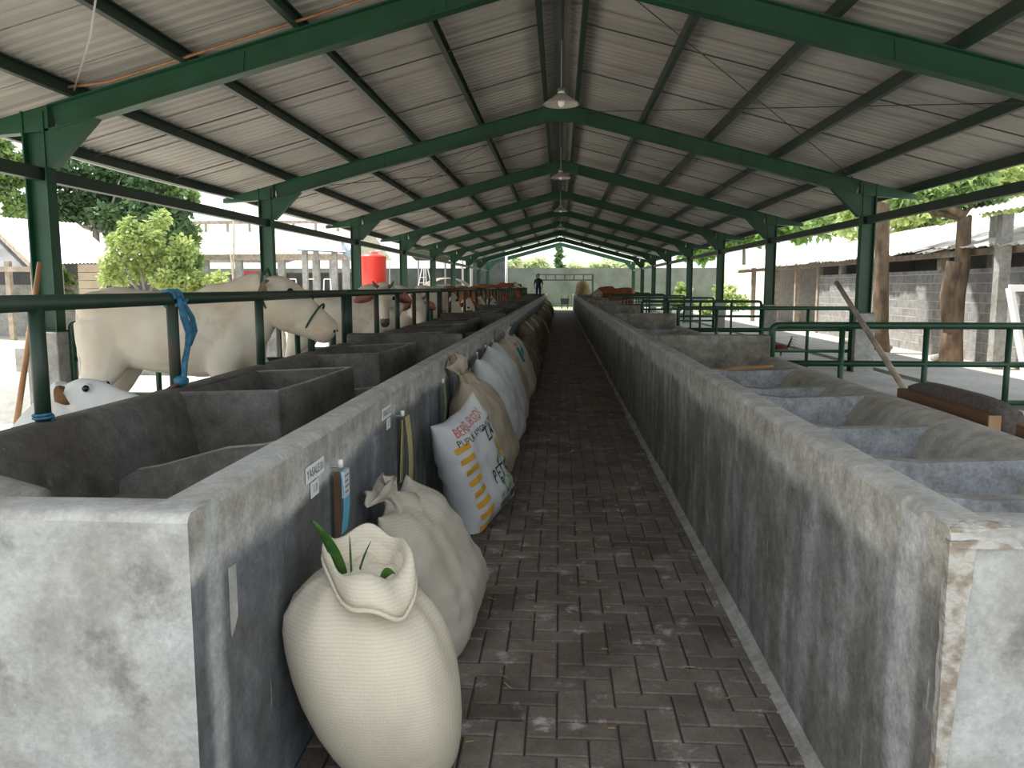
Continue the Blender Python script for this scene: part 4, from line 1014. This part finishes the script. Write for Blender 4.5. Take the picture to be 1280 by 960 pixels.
# ================================================================== OUTDOORS
def foliage_mb(blobs, n, size, seed, clump=7):
    q = random.Random(seed)
    if clump:
        sub = []
        for c, r in blobs:
            for k in range(clump):
                d = Vector((q.gauss(0, 1), q.gauss(0, 1), q.gauss(0, 1))).normalized()*q.uniform(.35, .95); f = q.uniform(.28, .5)
                sub.append(((c[0]+d.x*r[0], c[1]+d.y*r[1], c[2]+d.z*r[2]), (r[0]*f, r[1]*f, r[2]*f)))
        blobs = sub; mb = MB(); V = []; Fc = []
    vol = [b[1][0]*b[1][1]*b[1][2] for b in blobs]; tot = sum(vol)
    for (c, r), v in zip(blobs, vol):
        for k in range(int(n*v/tot)):
            while True:
                d = Vector((q.uniform(-1, 1), q.uniform(-1, 1), q.uniform(-1, 1)))
                if .25 < d.length < 1: break
            d = d.normalized()*(d.length**.5)
            p = Vector((c[0]+d.x*r[0], c[1]+d.y*r[1], c[2]+d.z*r[2]))
            ax = Vector((q.gauss(0, 1), q.gauss(0, 1), q.gauss(0, .7)-.3)).normalized(); sd = ax.cross(Vector((q.gauss(0, 1), q.gauss(0, 1), q.gauss(0, 1)))).normalized(); nn = ax.cross(sd)
            l = size*q.uniform(.6, 1.3); w_ = l*.27; b = len(V)
            V += [p, p+ax*l*.45+sd*w_+nn*l*.05, p+ax*l, p+ax*l*.45-sd*w_+nn*l*.05]; Fc.append((b, b+1, b+2, b+3))
    mb.v = [tuple(x) for x in V]; mb.f = Fc; mb.m = [0]*len(Fc); return mb
def fast_build(mb, name, mat, parent, kind='stuff'):
    off = world_loc(parent); me = bpy.data.meshes.new(name)
    me.from_pydata([(x-off.x, y-off.y, z-off.z) for x, y, z in mb.v], [], mb.f); me.materials.append(MATS[mat])
    return tag(link(name, me, parent), kind=kind)
def tree(name, base, trunk_pts, trunk_r, blobs, n, size, leaf, bark, label, group, seed, branches=True):
    t = empty(name, base, label, 'tree', group)
    MB().loft(trunk_pts, trunk_r, 10).build('trunk', bark, t, smooth=True)
    if branches:
        q = random.Random(seed)
        top = Vector(trunk_pts[-1])
        for c, r in blobs:
            e = Vector(c); m = top.lerp(e, .5)+Vector((q.uniform(-.2, .2), q.uniform(-.2, .2), -.15))
            if (e-top).length > .1: MB().loft([top-Vector((0, 0, .1)), m, e], [trunk_r[-1]*.8, trunk_r[-1]*.55, trunk_r[-1]*.2], 6).build('branch', bark, t, smooth=True)
    fast_build(foliage_mb(blobs, n, size, seed), 'foliage', leaf, t)
    return t
def blobs_px(lst, Y):
    out = []
    for x, y, rx, ry, *dy in lst:
        yy = Y+(dy[0] if dy else 0); c = at(x, y, Y=yy); k = yy/FPX
        out.append(((c.x, c.y, c.z), (rx*k, rx*k*.8, ry*k)))
    return out
# bright bush-tree outside on the left
b = at(168, 395, Y=17); b.z = -.03
tree('bush_tree', b, [b, b+Vector((.1, 0, .7)), b+Vector((.3, 0, 1.3))], [.09, .07, .05], blobs_px([(178, 285, 38, 36), (200, 318, 45, 35), (150, 315, 26, 24), (150, 345, 24, 18), (225, 305, 22, 30), (248, 350, 36, 20), (212, 350, 40, 20), (275, 352, 18, 12)], 17), 9000, .13, 'leaf_yellow', 'bark_grey', 'yellow-green bushy tree standing just outside on the left', 'trees on the left', 3)
# darker trees behind the small house
for k, (Y, bl, leaf, lab, sd, px) in enumerate((
    (36, [(95, 235, 55, 40), (150, 225, 50, 38), (60, 265, 40, 25), (120, 265, 55, 25), (190, 245, 45, 40), (215, 290, 30, 40)], 'leaf_dark', 'tall dark green tree behind the small white-roofed house', 11, 120),
    (33, [(10, 215, 40, 45), (20, 255, 30, 25), (-40, 230, 40, 50)], 'leaf', 'green tree at the far left edge above the white roof', 12, 12),
    (38, [(215, 250, 35, 35), (232, 300, 22, 30), (180, 300, 40, 30)], 'leaf', 'mid green tree behind the yellow-green bush', 13, 215))):
    b = at(px, 400, Y=Y); b.z = -.03; c0 = at(px, 285, Y=Y)
    tree('tree', b, [b, b.lerp(c0, .5), c0], [.25, .2, .14], blobs_px(bl, Y), 9000, .34, leaf, 'bark_grey', lab, 'trees on the left', sd)
# banana-like clump under the house
b = at(78, 375, Y=24); b.z = -.03
tree('shrub', b, [b, b+Vector((0, 0, .6))], [.05, .03], blobs_px([(80, 358, 14, 10), (75, 345, 10, 8)], 24), 500, .3, 'leaf', 'bark_grey', 'small green shrub under the eave of the white-roofed house', 'trees on the left', 14, False)

def slab_quad(mb, p, th, mi=0):
    p = [Vector(q) for q in p]; n = (p[1]-p[0]).cross(p[3]-p[0]).normalized()
    if n.z < 0: n = -n
    mb.hexa([q-n*th for q in p]+p, mi)
def roof_panels(t, p, n, mat, th=.03, name='roof_sheet', gap=.0, jit=0., seed=0):
    """p: eaveL, eaveR, ridgeR, ridgeL, split into n sheets"""
    p = [Vector(q) for q in p]; q = random.Random(seed)
    for k in range(n):
        a, b = k/n, (k+1)/n
        j = Vector((0, 0, q.uniform(0, jit))); e = q.uniform(-jit, jit)*1.5
        d = (p[0]-p[3]).normalized()*e; tw = Vector((0, 0, q.uniform(-jit, jit)))
        mb = MB(); nc = 4; up = (p[1]-p[0]).cross(p[3]-p[0]).normalized(); up = up if up.z > 0 else -up
        vs = []
        for o_ in (0, th):
            for row in range(2):
                for i in range(nc*2+1):
                    s = a+(b-a)*i/(nc*2)
                    base = p[0].lerp(p[1], s)+d+tw*(i % 3 == 1) if row == 0 else p[3].lerp(p[2], s)
                    vs.append(base+j+up*(o_*.3+(.03 if i % 2 else 0)))
        m = nc*2+1; fs = []
        for i in range(m-1): fs += [(i, i+1, m+i+1, m+i), (2*m+i, 3*m+i, 3*m+i+1, 2*m+i+1), (i, 2*m+i, 2*m+i+1, i+1), (m+i, m+i+1, 3*m+i+1, 3*m+i)]
        fs += [(0, m, 3*m, 2*m), (m-1, 3*m-1, 4*m-1, 2*m-1)]
        mb.add(vs, fs).build(name, mat, t)
# small white-roofed house on the left
hb = at(90, 395, Y=24); hb.z = -.03
t = empty('small_house', hb, 'small open house with a bright white tin roof at the left edge', 'house')
eL, eR = at(38, 331, Y=21.5), at(154, 329, Y=23); rR, rL = at(97, 280, Y=27), at(-25, 270, Y=25.5)
roof_panels(t, [eL, eR, rR, rL], 6, 'tin_outside', .03)
bk = rL+(rL-eL)*.8; bk.z = eL.z; bkR = rR+(rR-eR)*.8; bkR.z = eR.z
roof_panels(t, [bkR, bk, rL, rR], 6, 'tin_outside', .03)
mb = MB(); mb.add([at(48, 292, Y=23.9)+Vector((0, 0, .05)), at(62, 301, Y=23.4)+Vector((0, 0, .05)), at(60, 303, Y=23.4)+Vector((0, 0, .06)), at(46, 294, Y=23.9)+Vector((0, 0, .06))], [(0, 1, 2, 3)])
MB().beam(eL, rL, .05, .16).build('barge_board', 'timber', t); MB().beam(eL+Vector((0, 0, -.12)), eL+Vector((-2.6, -.1, -.12)), .1, .14).build('tie_beam', 'timber', t)
gp = [eL+Vector((-.1, .6, -.05)), rL+Vector((0, .3, -.15)), Vector((2*rL.x-eL.x, eL.y+2, eL.z))]
MB().add([g_ for g_ in gp]+[g_+Vector((0, .05, 0)) for g_ in gp], [(0, 1, 2), (5, 4, 3), (0, 3, 4, 1), (1, 4, 5, 2), (2, 5, 3, 0)]).build('gable', 'wall_block', t)
for (px, py, Y) in ((42, 331, 21.7), (10, 331, 22), (74, 331, 23.5), (148, 331, 23.2)):
    p = at(px, py, Y=Y); MB().beam((p.x, p.y, -.03), (p.x, p.y, p.z+.1), .14, .14).build('post', 'timber', t)
a, b2 = at(97, 333, Y=23.6), at(130, 333, Y=23.6)
for k in range(9): MB().box(a.x, b2.x, 23.6, 23.66, -.03+.245*k, .20+.245*k).build('plank', 'cream_plank', t)
a, b2 = at(0, 348, Y=23.9), at(96, 348, Y=23.9)
MB().box(a.x-2, b2.x, 23.9, 24.0, -.03, 1.55).build('low_wall', 'concrete', t)
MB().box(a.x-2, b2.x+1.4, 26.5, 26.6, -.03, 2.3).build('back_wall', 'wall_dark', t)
# pile of grey sand / kerb in the yard and parked scooter shape at the very left
MB().lathe([(1.35, 0), (1.0, .22), (.55, .38), (.15, .45), (0, .46)], (-6.9, 9.6, -.03), 18).build('sand_heap', 'slab', smooth=True, label='low grey heap of sand in the bright yard behind the left column', cat='sand heap')
MB().box(-9.5, -6.2, 13.4, 13.9, -.03, .42).build('kerb_block', 'concrete', label='low grey concrete kerb in the yard behind the big white cow', cat='kerb')
# long open barn on the left, far
FB = 40.0
a0 = at(215, 316, Y=FB)
t = empty('distant_barn', (a0.x, FB, -.03), 'long distant barn with white roof and grey posts on the left', 'barn')
z_e = at(300, 318, Y=FB).z; z_r = at(300, 290, Y=FB+5).z
xL, xR = at(190, 316, Y=FB).x, at(436, 316, Y=FB).x
roof_panels(t, [(xL, FB-.4, z_e), (xR, FB-.4, z_e), (xR, FB+5, z_r), (xL, FB+5, z_r)], 10, 'tin_outside')
roof_panels(t, [(xR, FB+10.4, z_e), (xL, FB+10.4, z_e), (xL, FB+5, z_r), (xR, FB+5, z_r)], 10, 'tin_outside')
MB().box(xL, xR, FB-.3, FB-.15, z_e-.30, z_e-.02).build('fascia', 'timber', t)
MB().box(xL, xR, FB+4.9, FB+5.1, z_r+.45, z_r+.62).build('ridge_vent', 'timber', t)
for k in range(8): x = xL+(xR-xL)*(k+.5)/8; MB().box(x-.06, x+.06, FB+4.95, FB+5.05, z_r-.05, z_r+.46).build('ridge_post', 'timber', t)
for px in (258, 300, 353, 396, 417, 433): x = at(px, 330, Y=FB).x; MB().box(x-.16, x+.16, FB-.25, FB+.05, -.03, z_e-.1).build('post', 'concrete', t)
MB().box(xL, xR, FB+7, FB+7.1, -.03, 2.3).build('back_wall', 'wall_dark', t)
roof_panels(t, [(xL, FB+2.5, 2.75), (at(338, 330, Y=FB).x, FB+2.5, 2.75), (at(338, 330, Y=FB).x, FB+5, 3.1), (xL, FB+5, 3.1)], 5, 'tin_outside')
MB().box(at(298, 340, Y=FB+3).x, at(328, 340, Y=FB+3).x, FB+3, FB+3.05, 1.3, 2.35).build('red_banner', 'red_cloth', t)
MB().box(at(298, 340, Y=FB+2.9).x, at(328, 340, Y=FB+2.9).x, FB+2.9, FB+2.95, 1.05, 1.7).build('white_cloth', 'white_paint', t)
for i, px in enumerate((366, 389, 409)):
    x = at(px, 350, Y=38).x; tt = empty('sawhorse_frame', (x, 38, -.03), '%s white pipe trestle in front of the distant barn' % ('leftmost', 'middle', 'rightmost')[i], 'trestle', 'white pipe trestles')
    for s in (-1, 1): MB().loft([(x+s*.28, 38, -.03), (x+s*.15, 38, 1.85)], .03, 6).build('leg', 'white_paint', tt)
    MB().loft([(x-.15, 38, 1.85), (x+.15, 38, 1.85)], .03, 6).build('bar', 'white_paint', tt)
# small pavilion with grey-blue canvas roof
x0 = at(398, 330, Y=33).x; t = empty('canopy', (at(412, 330, Y=33).x, 33, -.03), 'grey-blue tarpaulin canopy on posts before the distant barn', 'canopy')
c_ = [at(370, 312, Y=32), at(432, 315, Y=32), at(440, 312, Y=35), at(376, 309, Y=35)]; ap = [at(394, 297, Y=33.4), at(424, 298, Y=33.4)]
vs = c_+ap; MB().add(vs+[v+Vector((0, 0, -.04)) for v in vs], [(0, 1, 5, 4), (1, 2, 5), (2, 3, 4, 5), (3, 0, 4), (6, 7, 11, 10), (7, 8, 11), (8, 9, 10, 11), (9, 6, 10)]).build('tarpaulin', 'tarp', t)
fl = [at(426, 300, Y=32.4), at(441, 324, Y=32.2), at(436, 327, Y=32.2), at(428, 316, Y=32.0)]
MB().add(fl+[v+Vector((.02, .06, 0)) for v in fl], [(0, 1, 2, 3), (7, 6, 5, 4), (0, 4, 5, 1), (1, 5, 6, 2), (2, 6, 7, 3), (3, 7, 4, 0)]).build('hanging_flap', 'tarp', t)
for px, Y in ((381, 32.3), (395, 34.5), (418, 32.3)):
    p = at(px, 316, Y=Y); MB().box(p.x-.10, p.x+.10, Y-.10, Y+.10, -.03, p.z+.1).build('post', 'concrete', t)
# bamboo poles in the yard
for i, (p0, p1) in enumerate((((298, 366), (288, 313)), ((292, 366), (292, 262)))):
    a = at(p0[0], 425, Y=24); a.z = -.03; b2 = at(p1[0], p1[1], Y=24.5)
    MB().loft([a, a.lerp(b2, .5), b2], [.035, .03, .02], 7).build('bamboo_pole', 'timber', smooth=True, label=('short' if i == 0 else 'tall thin')+' pale bamboo pole standing in the left yard by the bush', cat='pole', group='bamboo poles in the left yard')
# red water tank on a stand
tp = at(467, 357, Y=30); zb = tp.z; zt = at(467, 320, Y=30).z; R_ = .5
t = empty('water_tank', (tp.x, 30, -.03), 'bright red plastic water tank on a steel stand', 'water tank')
MB().lathe([(0, 0), (R_, 0), (R_, .05), (R_-.015, .08), (R_-.015, zt-zb-.08), (R_, zt-zb-.05), (R_-.02, zt-zb), (.25, zt-zb+.08), (.2, zt-zb+.10), (0, zt-zb+.1)], (tp.x, 30, zb), 28).build('tank', 'tank_red', t, smooth=True)
MB().lathe([(.21, 0), (.21, .06), (.15, .1), (0, .11)], (tp.x, 30, zt+.06), 18).build('lid', 'tank_red', t, smooth=True)
for sx in (-1, 1):
    for sy in (-1, 1): MB().box(tp.x+sx*.4-.04, tp.x+sx*.4+.04, 30+sy*.4-.04, 30+sy*.4+.04, -.03, zb).build('leg', 'green', t)
MB().box(tp.x-.55, tp.x+.55, 29.45, 30.55, zb-.06, zb).build('platform', 'steel', t)
MB().loft(tube_path([(tp.x+.62, 30, -.03), (tp.x+.62, 30, zt+.2), (tp.x+.1, 30, zt+.2), (tp.x+.1, 30, zt+.1)], .02), .02, 6).build('pipe', 'white_paint', t)
# white domed shelter
p0, p1 = at(528, 360, Y=38), at(583, 360, Y=38); zt = at(553, 347, Y=38).z
t = empty('dome_shelter', ((p0.x+p1.x)/2, 38.6, -.03), 'white arched tarpaulin shelter beyond the white cows on the left', 'shelter')
m = 16; vs = []
for yy in (38, 40):
    for rr in (1, .97):
        for k in range(m+1):
            a = math.pi*k/m; xc = (p0.x+p1.x)/2; vs.append((xc-(p1.x-p0.x)/2*math.cos(a)*rr, yy, 1.35+(zt-1.35)*math.sin(a)*rr))
q = m+1; fs = []
for k in range(m): fs += [(k, k+1, 2*q+k+1, 2*q+k), (q+k, 3*q+k, 3*q+k+1, q+k+1), (k, q+k, q+k+1, k+1), (2*q+k, 2*q+k+1, 3*q+k+1, 3*q+k)]
fs += [(0, 2*q, 3*q, q), (m, q+m, 3*q+m, 2*q+m)]
MB().add(vs, fs).build('cover', 'white_paint', t, smooth=True)
for x in (p0.x+.05, p1.x-.05):
    for yy in (38.05, 39.95): MB().loft([(x, yy, -.03), (x, yy, 1.4)], .03, 6).build('post', 'steel', t)
# dark shed roof at the far left end, pipes, step ladder
t = empty('end_shed', (-8, 54, -.03), 'dark open shed against the far left wall', 'shed')
zz0, zz1 = 3.3, 4.1
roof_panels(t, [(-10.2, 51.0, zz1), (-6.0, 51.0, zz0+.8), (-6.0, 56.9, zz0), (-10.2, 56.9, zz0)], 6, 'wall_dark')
for x in (-10.0, -8.1, -6.2):
    for yy in (51.2, 56.7): MB().box(x-.06, x+.06, yy-.06, yy+.06, -.03, 3.3+(0.55 if yy < 52 else 0)).build('post', 'steel', t)
MB().box(-9.5, -6.1, 54.8, 54.9, -.03, 1.65).build('low_wall', 'wall_block', t)
for i, (px, Y) in enumerate(((588, 50.5), (633, 53))):
    x = at(px, 340, Y=Y).x
    MB().loft([(x, Y, -.03), (x, Y, at(px, (316, 312)[i], Y=Y).z)], .08, 10).build('downpipe', 'white_paint', smooth=True, label=('white vertical pipe in front of the dark far left shed', 'tall white pipe at the right end of the dark far left shed')[i], cat='pipe', group='white pipes at the far left')
x = at(531, 340, Y=45).x; t = empty('step_ladder', (x, 45, -.03), 'white step ladder before the dark wall at the far left', 'ladder')
for s in (-1, 1):
    for k, (e, yy) in enumerate(((.5, 44.6), (.5, 45.4))):
        MB().loft([(x+s*.42+(.25 if k else -.25), yy, -.03), (x+s*.1+(.25 if k else -.25)*.2, 45, 2.55)], .03, 6).build('rail', 'white_paint', t)
for k in range(7): q = .2+.3*k; MB().loft([(x-.25+.2*q/2.5-.42+.32*q/2.5, 44.6+.4*q/2.5, q), (x-.25+.2*q/2.5+.42-.32*q/2.5, 44.6+.4*q/2.5, q)], .02, 5).build('rung', 'white_paint', t)
# ---- right side: low shed with block wall and ragged tin roof
SX = 8.5
t = empty('right_shed', (10, 25, -.03), 'low shed with a long ragged tin roof on the right', 'shed')
wr = MB().box(SX+.003, SX+.16, 14.6, 27.0, -.03, 1.78).build('block_wall', 'block_mortar', t)
MB().box(SX-.005, SX+.17, 14.6, 27.0, 1.78, 1.86).build('wall_plate', 'concrete', t)
bl = {}
def blk(l):
    k = round(l, 2)
    if k not in bl:
        mb = MB(); mb.box(0, .03, 0, l, 0, .187); bl[k] = mb.mesh('block', 'block')
    return bl[k]
for r in range(9):
    y = 14.6+(.0 if r % 2 else -.2)
    while y < 27:
        a, b2 = max(y, 14.6), min(y+.395, 26.99)
        if b2-a > .05: link('block', blk(b2-a), wr, (SX-10+rnd.uniform(-.003, .003), a-25, .005+r*.2))
        y += .41
roof_panels(t, [(8.05, 38.5, 2.22), (8.05, 12.0, 2.22), (12.6, 12.0, 3.45), (12.6, 38.5, 3.45)], 30, 'tin_rust', .03, jit=.05, seed=5)
for y in (15.2, 18.6, 22.2, 25.0, 27.1, 29.6, 32.4, 36.2): MB().box(8.45, 8.62, y-.09, y+.09, 1.86 if y < 27 else -.03, 2.3).build('post', 'timber', t)
MB().box(8.3, 8.4, 12, 38.3, 2.12, 2.24).build('eave_beam', 'timber', t)
MB().box(11.5, 11.62, 12, 38.3, -.03, 2.9).build('back_wall', 'wall_block', t)
MB().box(8.6, 11.5, 27.0, 27.12, -.03, 2.3).build('cross_wall', 'wall_block', t)
MB().box(9.9, 10.0, 27.2, 38, -.03, 2.4).build('inner_wall', 'block', t)
# lean-to on a concrete post by the forked trunk
pp = at(1247, 400, Y=15.4); t = empty('lean_to', (pp.x, 15.4, -.03), 'small grey tin lean-to on a concrete post at the right edge', 'lean-to')
zt = at(1247, 268, Y=15.4).z
MB().box(pp.x-.09, pp.x+.11, 15.3, 15.5, -.03, zt).build('post', 'concrete', t)
roof_panels(t, [at(1208, 271, Y=14.6), at(1330, 252, Y=14.2), at(1330, 236, Y=17.5), at(1215, 260, Y=17.5)], 4, 'tin_outside')
MB().box(pp.x+.60, pp.x+.75, 16.9, 17.1, -.03, zt+.1).build('post', 'concrete', t)
# leaning pale door frame in the dark opening
fr = empty('door_frame', at(1278, 440, Y=14.2), 'pale wooden door frame leaning in the dark opening at the right edge', 'door frame')
q0, q1 = at(1262, 360, Y=14.3), at(1284, 445, Y=14.0); q2 = q0+Vector((.75, 0, 0)); q3 = q1+Vector((.75, 0, 0)); q1.z = q3.z = 0
MB().beam(q0, q1, .12, .09).build('stile', 'white_paint', fr); MB().beam(q2, q3, .12, .09).build('stile', 'white_paint', fr); MB().beam(q0, q2, .09, .12).build('head_rail', 'white_paint', fr)
# tree trunks in front of the shed
b = at(1098, 441, Z=-.03); Yt = b.y
tree('tree', b, [b, at(1100, 415, Y=Yt), at(1102, 330, Y=Yt), at(1104, 250, Y=Yt), at(1106, 190, Y=Yt)], [.26, .19, .16, .15, .12], blobs_px([(1090, 150, 70, 40), (1160, 170, 60, 40)], Yt), 3000, .3, 'leaf', 'bark', 'straight brown tree trunk in front of the block wall on the right', 'trees on the right', 31)
b = at(1188, 452, Z=-.03); Yt = b.y
t = tree('tree', b, [b, at(1190, 420, Y=Yt), at(1193, 370, Y=Yt), at(1203, 330, Y=Yt), at(1206, 265, Y=Yt)], [.24, .20, .20, .15, .13], blobs_px([(1180, 235, 45, 22), (1150, 245, 30, 14), (1225, 225, 35, 25)], Yt), 2500, .2, 'leaf', 'bark', 'thick forked tree trunk leaning by the shed on the right', 'trees on the right', 32)
MB().loft([at(1190, 415, Y=Yt-.02), at(1184, 370, Y=Yt-.03), at(1193, 327, Y=Yt-.05)], [.18, .15, .14], 10).build('stub_fork', 'bark', t, smooth=True)
r4 = random.Random(4)
for i in range(9):
    p = Vector((r4.uniform(6.9, 7.9), 15.0+i*.9+r4.uniform(-.3, .3), -.03)); s = r4.uniform(.08, .2)
    mb = MB(); mb.ball((p.x, p.y, p.z+s*.35), (s, s*.8, s*.55), 8)
    mb.v = [(x+.2*s*noise.noise(Vector((x*9, y*9, z*9))), y, max(z, -.03)) for x, y, z in mb.v]
    mb.build('stone', 'concrete', smooth=True, label='%s grey stone on the dirt along the right block wall, counted from the camera' % ORD[i], cat='stone', group='stones along the right wall')
# vegetation on the right and beyond the walls
spec = [
 ('shrub', 44, [(905, 370, 18, 14), (890, 385, 16, 10), (925, 380, 12, 12)], 'leaf_yellow', 'round light green shrub before the bright right wall, by the third column', .22, 41),
 ('shrub', 50, [(850, 368, 14, 14), (838, 380, 12, 10), (862, 380, 10, 10)], 'leaf_yellow', 'light green shrub before the bright right wall, near the far corner', .25, 42),
 ('tree', 66, [(905, 300, 40, 22), (955, 292, 45, 24), (860, 312, 30, 15), (1000, 275, 40, 30)], 'leaf', 'green treetops behind the bright right wall', .6, 43),
 ('tree', 34, [(1130, 250, 60, 30), (1190, 225, 60, 30), (1080, 275, 40, 25), (1245, 235, 50, 35), (1160, 275, 60, 20)], 'leaf_yellow', 'light green tree canopy above the ragged tin roof on the right', .38, 44),
 ('tree', 42, [(1230, 215, 60, 50), (1290, 240, 50, 50), (1040, 265, 40, 30)], 'leaf', 'taller green tree behind the canopy at the right edge', .45, 45)]
for nm, Y, bl_, leaf, lab, size, sd in spec:
    cx = sum(q[0] for q in bl_)/len(bl_); b = at(cx, 380, Y=Y); b.z = -.03; top = at(cx, sum(q[1] for q in bl_)/len(bl_), Y=Y)
    tree(nm, b, [b, b.lerp(top, .5), top], [.18, .14, .1] if nm == 'tree' else [.06, .05, .04], blobs_px(bl_, Y), 5000 if nm == 'tree' else 1500, size, leaf, 'bark_grey', lab, 'greenery on the right', sd)
# far end: pipe gate frame, conifer, pale tree line
xa, xb = at(671, 345, Y=57).x, at(741, 345, Y=57).x; z1, z2 = at(700, 343, Y=57).z, at(700, 350, Y=57).z
t = empty('pipe_frame', ((xa+xb)/2, 57, 0), 'dark metal pipe frame standing before the far wall', 'frame')
for z in (z1, z2): MB().loft([(xa, 57, z), (xb, 57, z)], .05, 6).build('rail', 'cable', t)
for k in range(7): x = xa+(xb-xa)*k/6; MB().loft([(x, 57, z2 if 0 < k < 6 else -.01), (x, 57, z1)], .04 if 0 < k < 6 else .07, 6).build('post', 'cable', t)
b = Vector((at(699, 320, Y=90).x, 90, -.03)); zt = at(699, 313, Y=90).z
t = empty('conifer', b, 'lone narrow conifer beyond the far wall', 'tree', 'trees beyond the far wall')
MB().loft([b, (b.x, 90, zt)], [.18, .05], 8).build('trunk', 'bark_grey', t)
fast_build(foliage_mb([((b.x, 90, 2.6+.75*k), ((0.75-.08*k)*(1 if k % 2 else .7), .6-.06*k, .5)) for k in range(5)], 1800, .4, 51), 'foliage', 'leaf_dark', t)
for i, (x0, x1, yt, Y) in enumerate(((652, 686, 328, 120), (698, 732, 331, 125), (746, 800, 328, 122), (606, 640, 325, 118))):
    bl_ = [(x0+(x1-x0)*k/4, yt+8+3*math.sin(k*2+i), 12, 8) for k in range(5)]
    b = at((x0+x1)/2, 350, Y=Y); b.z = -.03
    tree('tree', b, [b, b+Vector((0, 0, 3))], [.2, .15], blobs_px(bl_, Y), 2200, 1.0, 'leaf_hazed', 'bark_grey', ['pale hazy trees left of the conifer beyond the far wall', 'pale hazy trees right of the conifer beyond the far wall', 'pale hazy trees at the right end beyond the far wall', 'pale hazy trees at the left end beyond the far wall'][i], 'trees beyond the far wall', 60+i, False)
# straw heap and sacks on the far end of the right trough
hx = at(724, 362, Y=50).x; mb = MB(); mb.ball((hx+.22, 49.5, 1.15), (.48, 1.2, .72), 16)
mb.v = [(x+.10*noise.noise(Vector((x*2, y*2, z*2))), y, z+.12*noise.noise(Vector((x*2.5, y*2.5, z+4)))) for x, y, z in mb.v]
mb.build('straw_heap', 'straw', smooth=True, label='brown domed straw heap in the far end of the right trough', cat='straw heap')
# black scooter-like cart at the aisle end
cx = at(706, 375, Y=54.5).x
t = empty('hand_cart', (cx, 54.5, 0), 'small black hand cart parked at the far end of the aisle', 'cart')
for s in (-1, 1): MB().loft([(cx+s*.2-.03, 54.5, .2), (cx+s*.2+.03, 54.5, .2)], .2, 14).build('wheel', 'black', t)
MB().hexa([(cx-.25, 54.2, .3), (cx+.25, 54.2, .3), (cx+.25, 55, .3), (cx-.25, 55, .3), (cx-.3, 54.1, .7), (cx+.3, 54.1, .7), (cx+.3, 55.1, .7), (cx-.3, 55.1, .7)]).build('tray', 'black', t)
for s in (-1, 1): MB().loft([(cx+s*.2, 54.2, .5), (cx+s*.22, 53.7, .9)], .02, 6).build('handle', 'black', t)
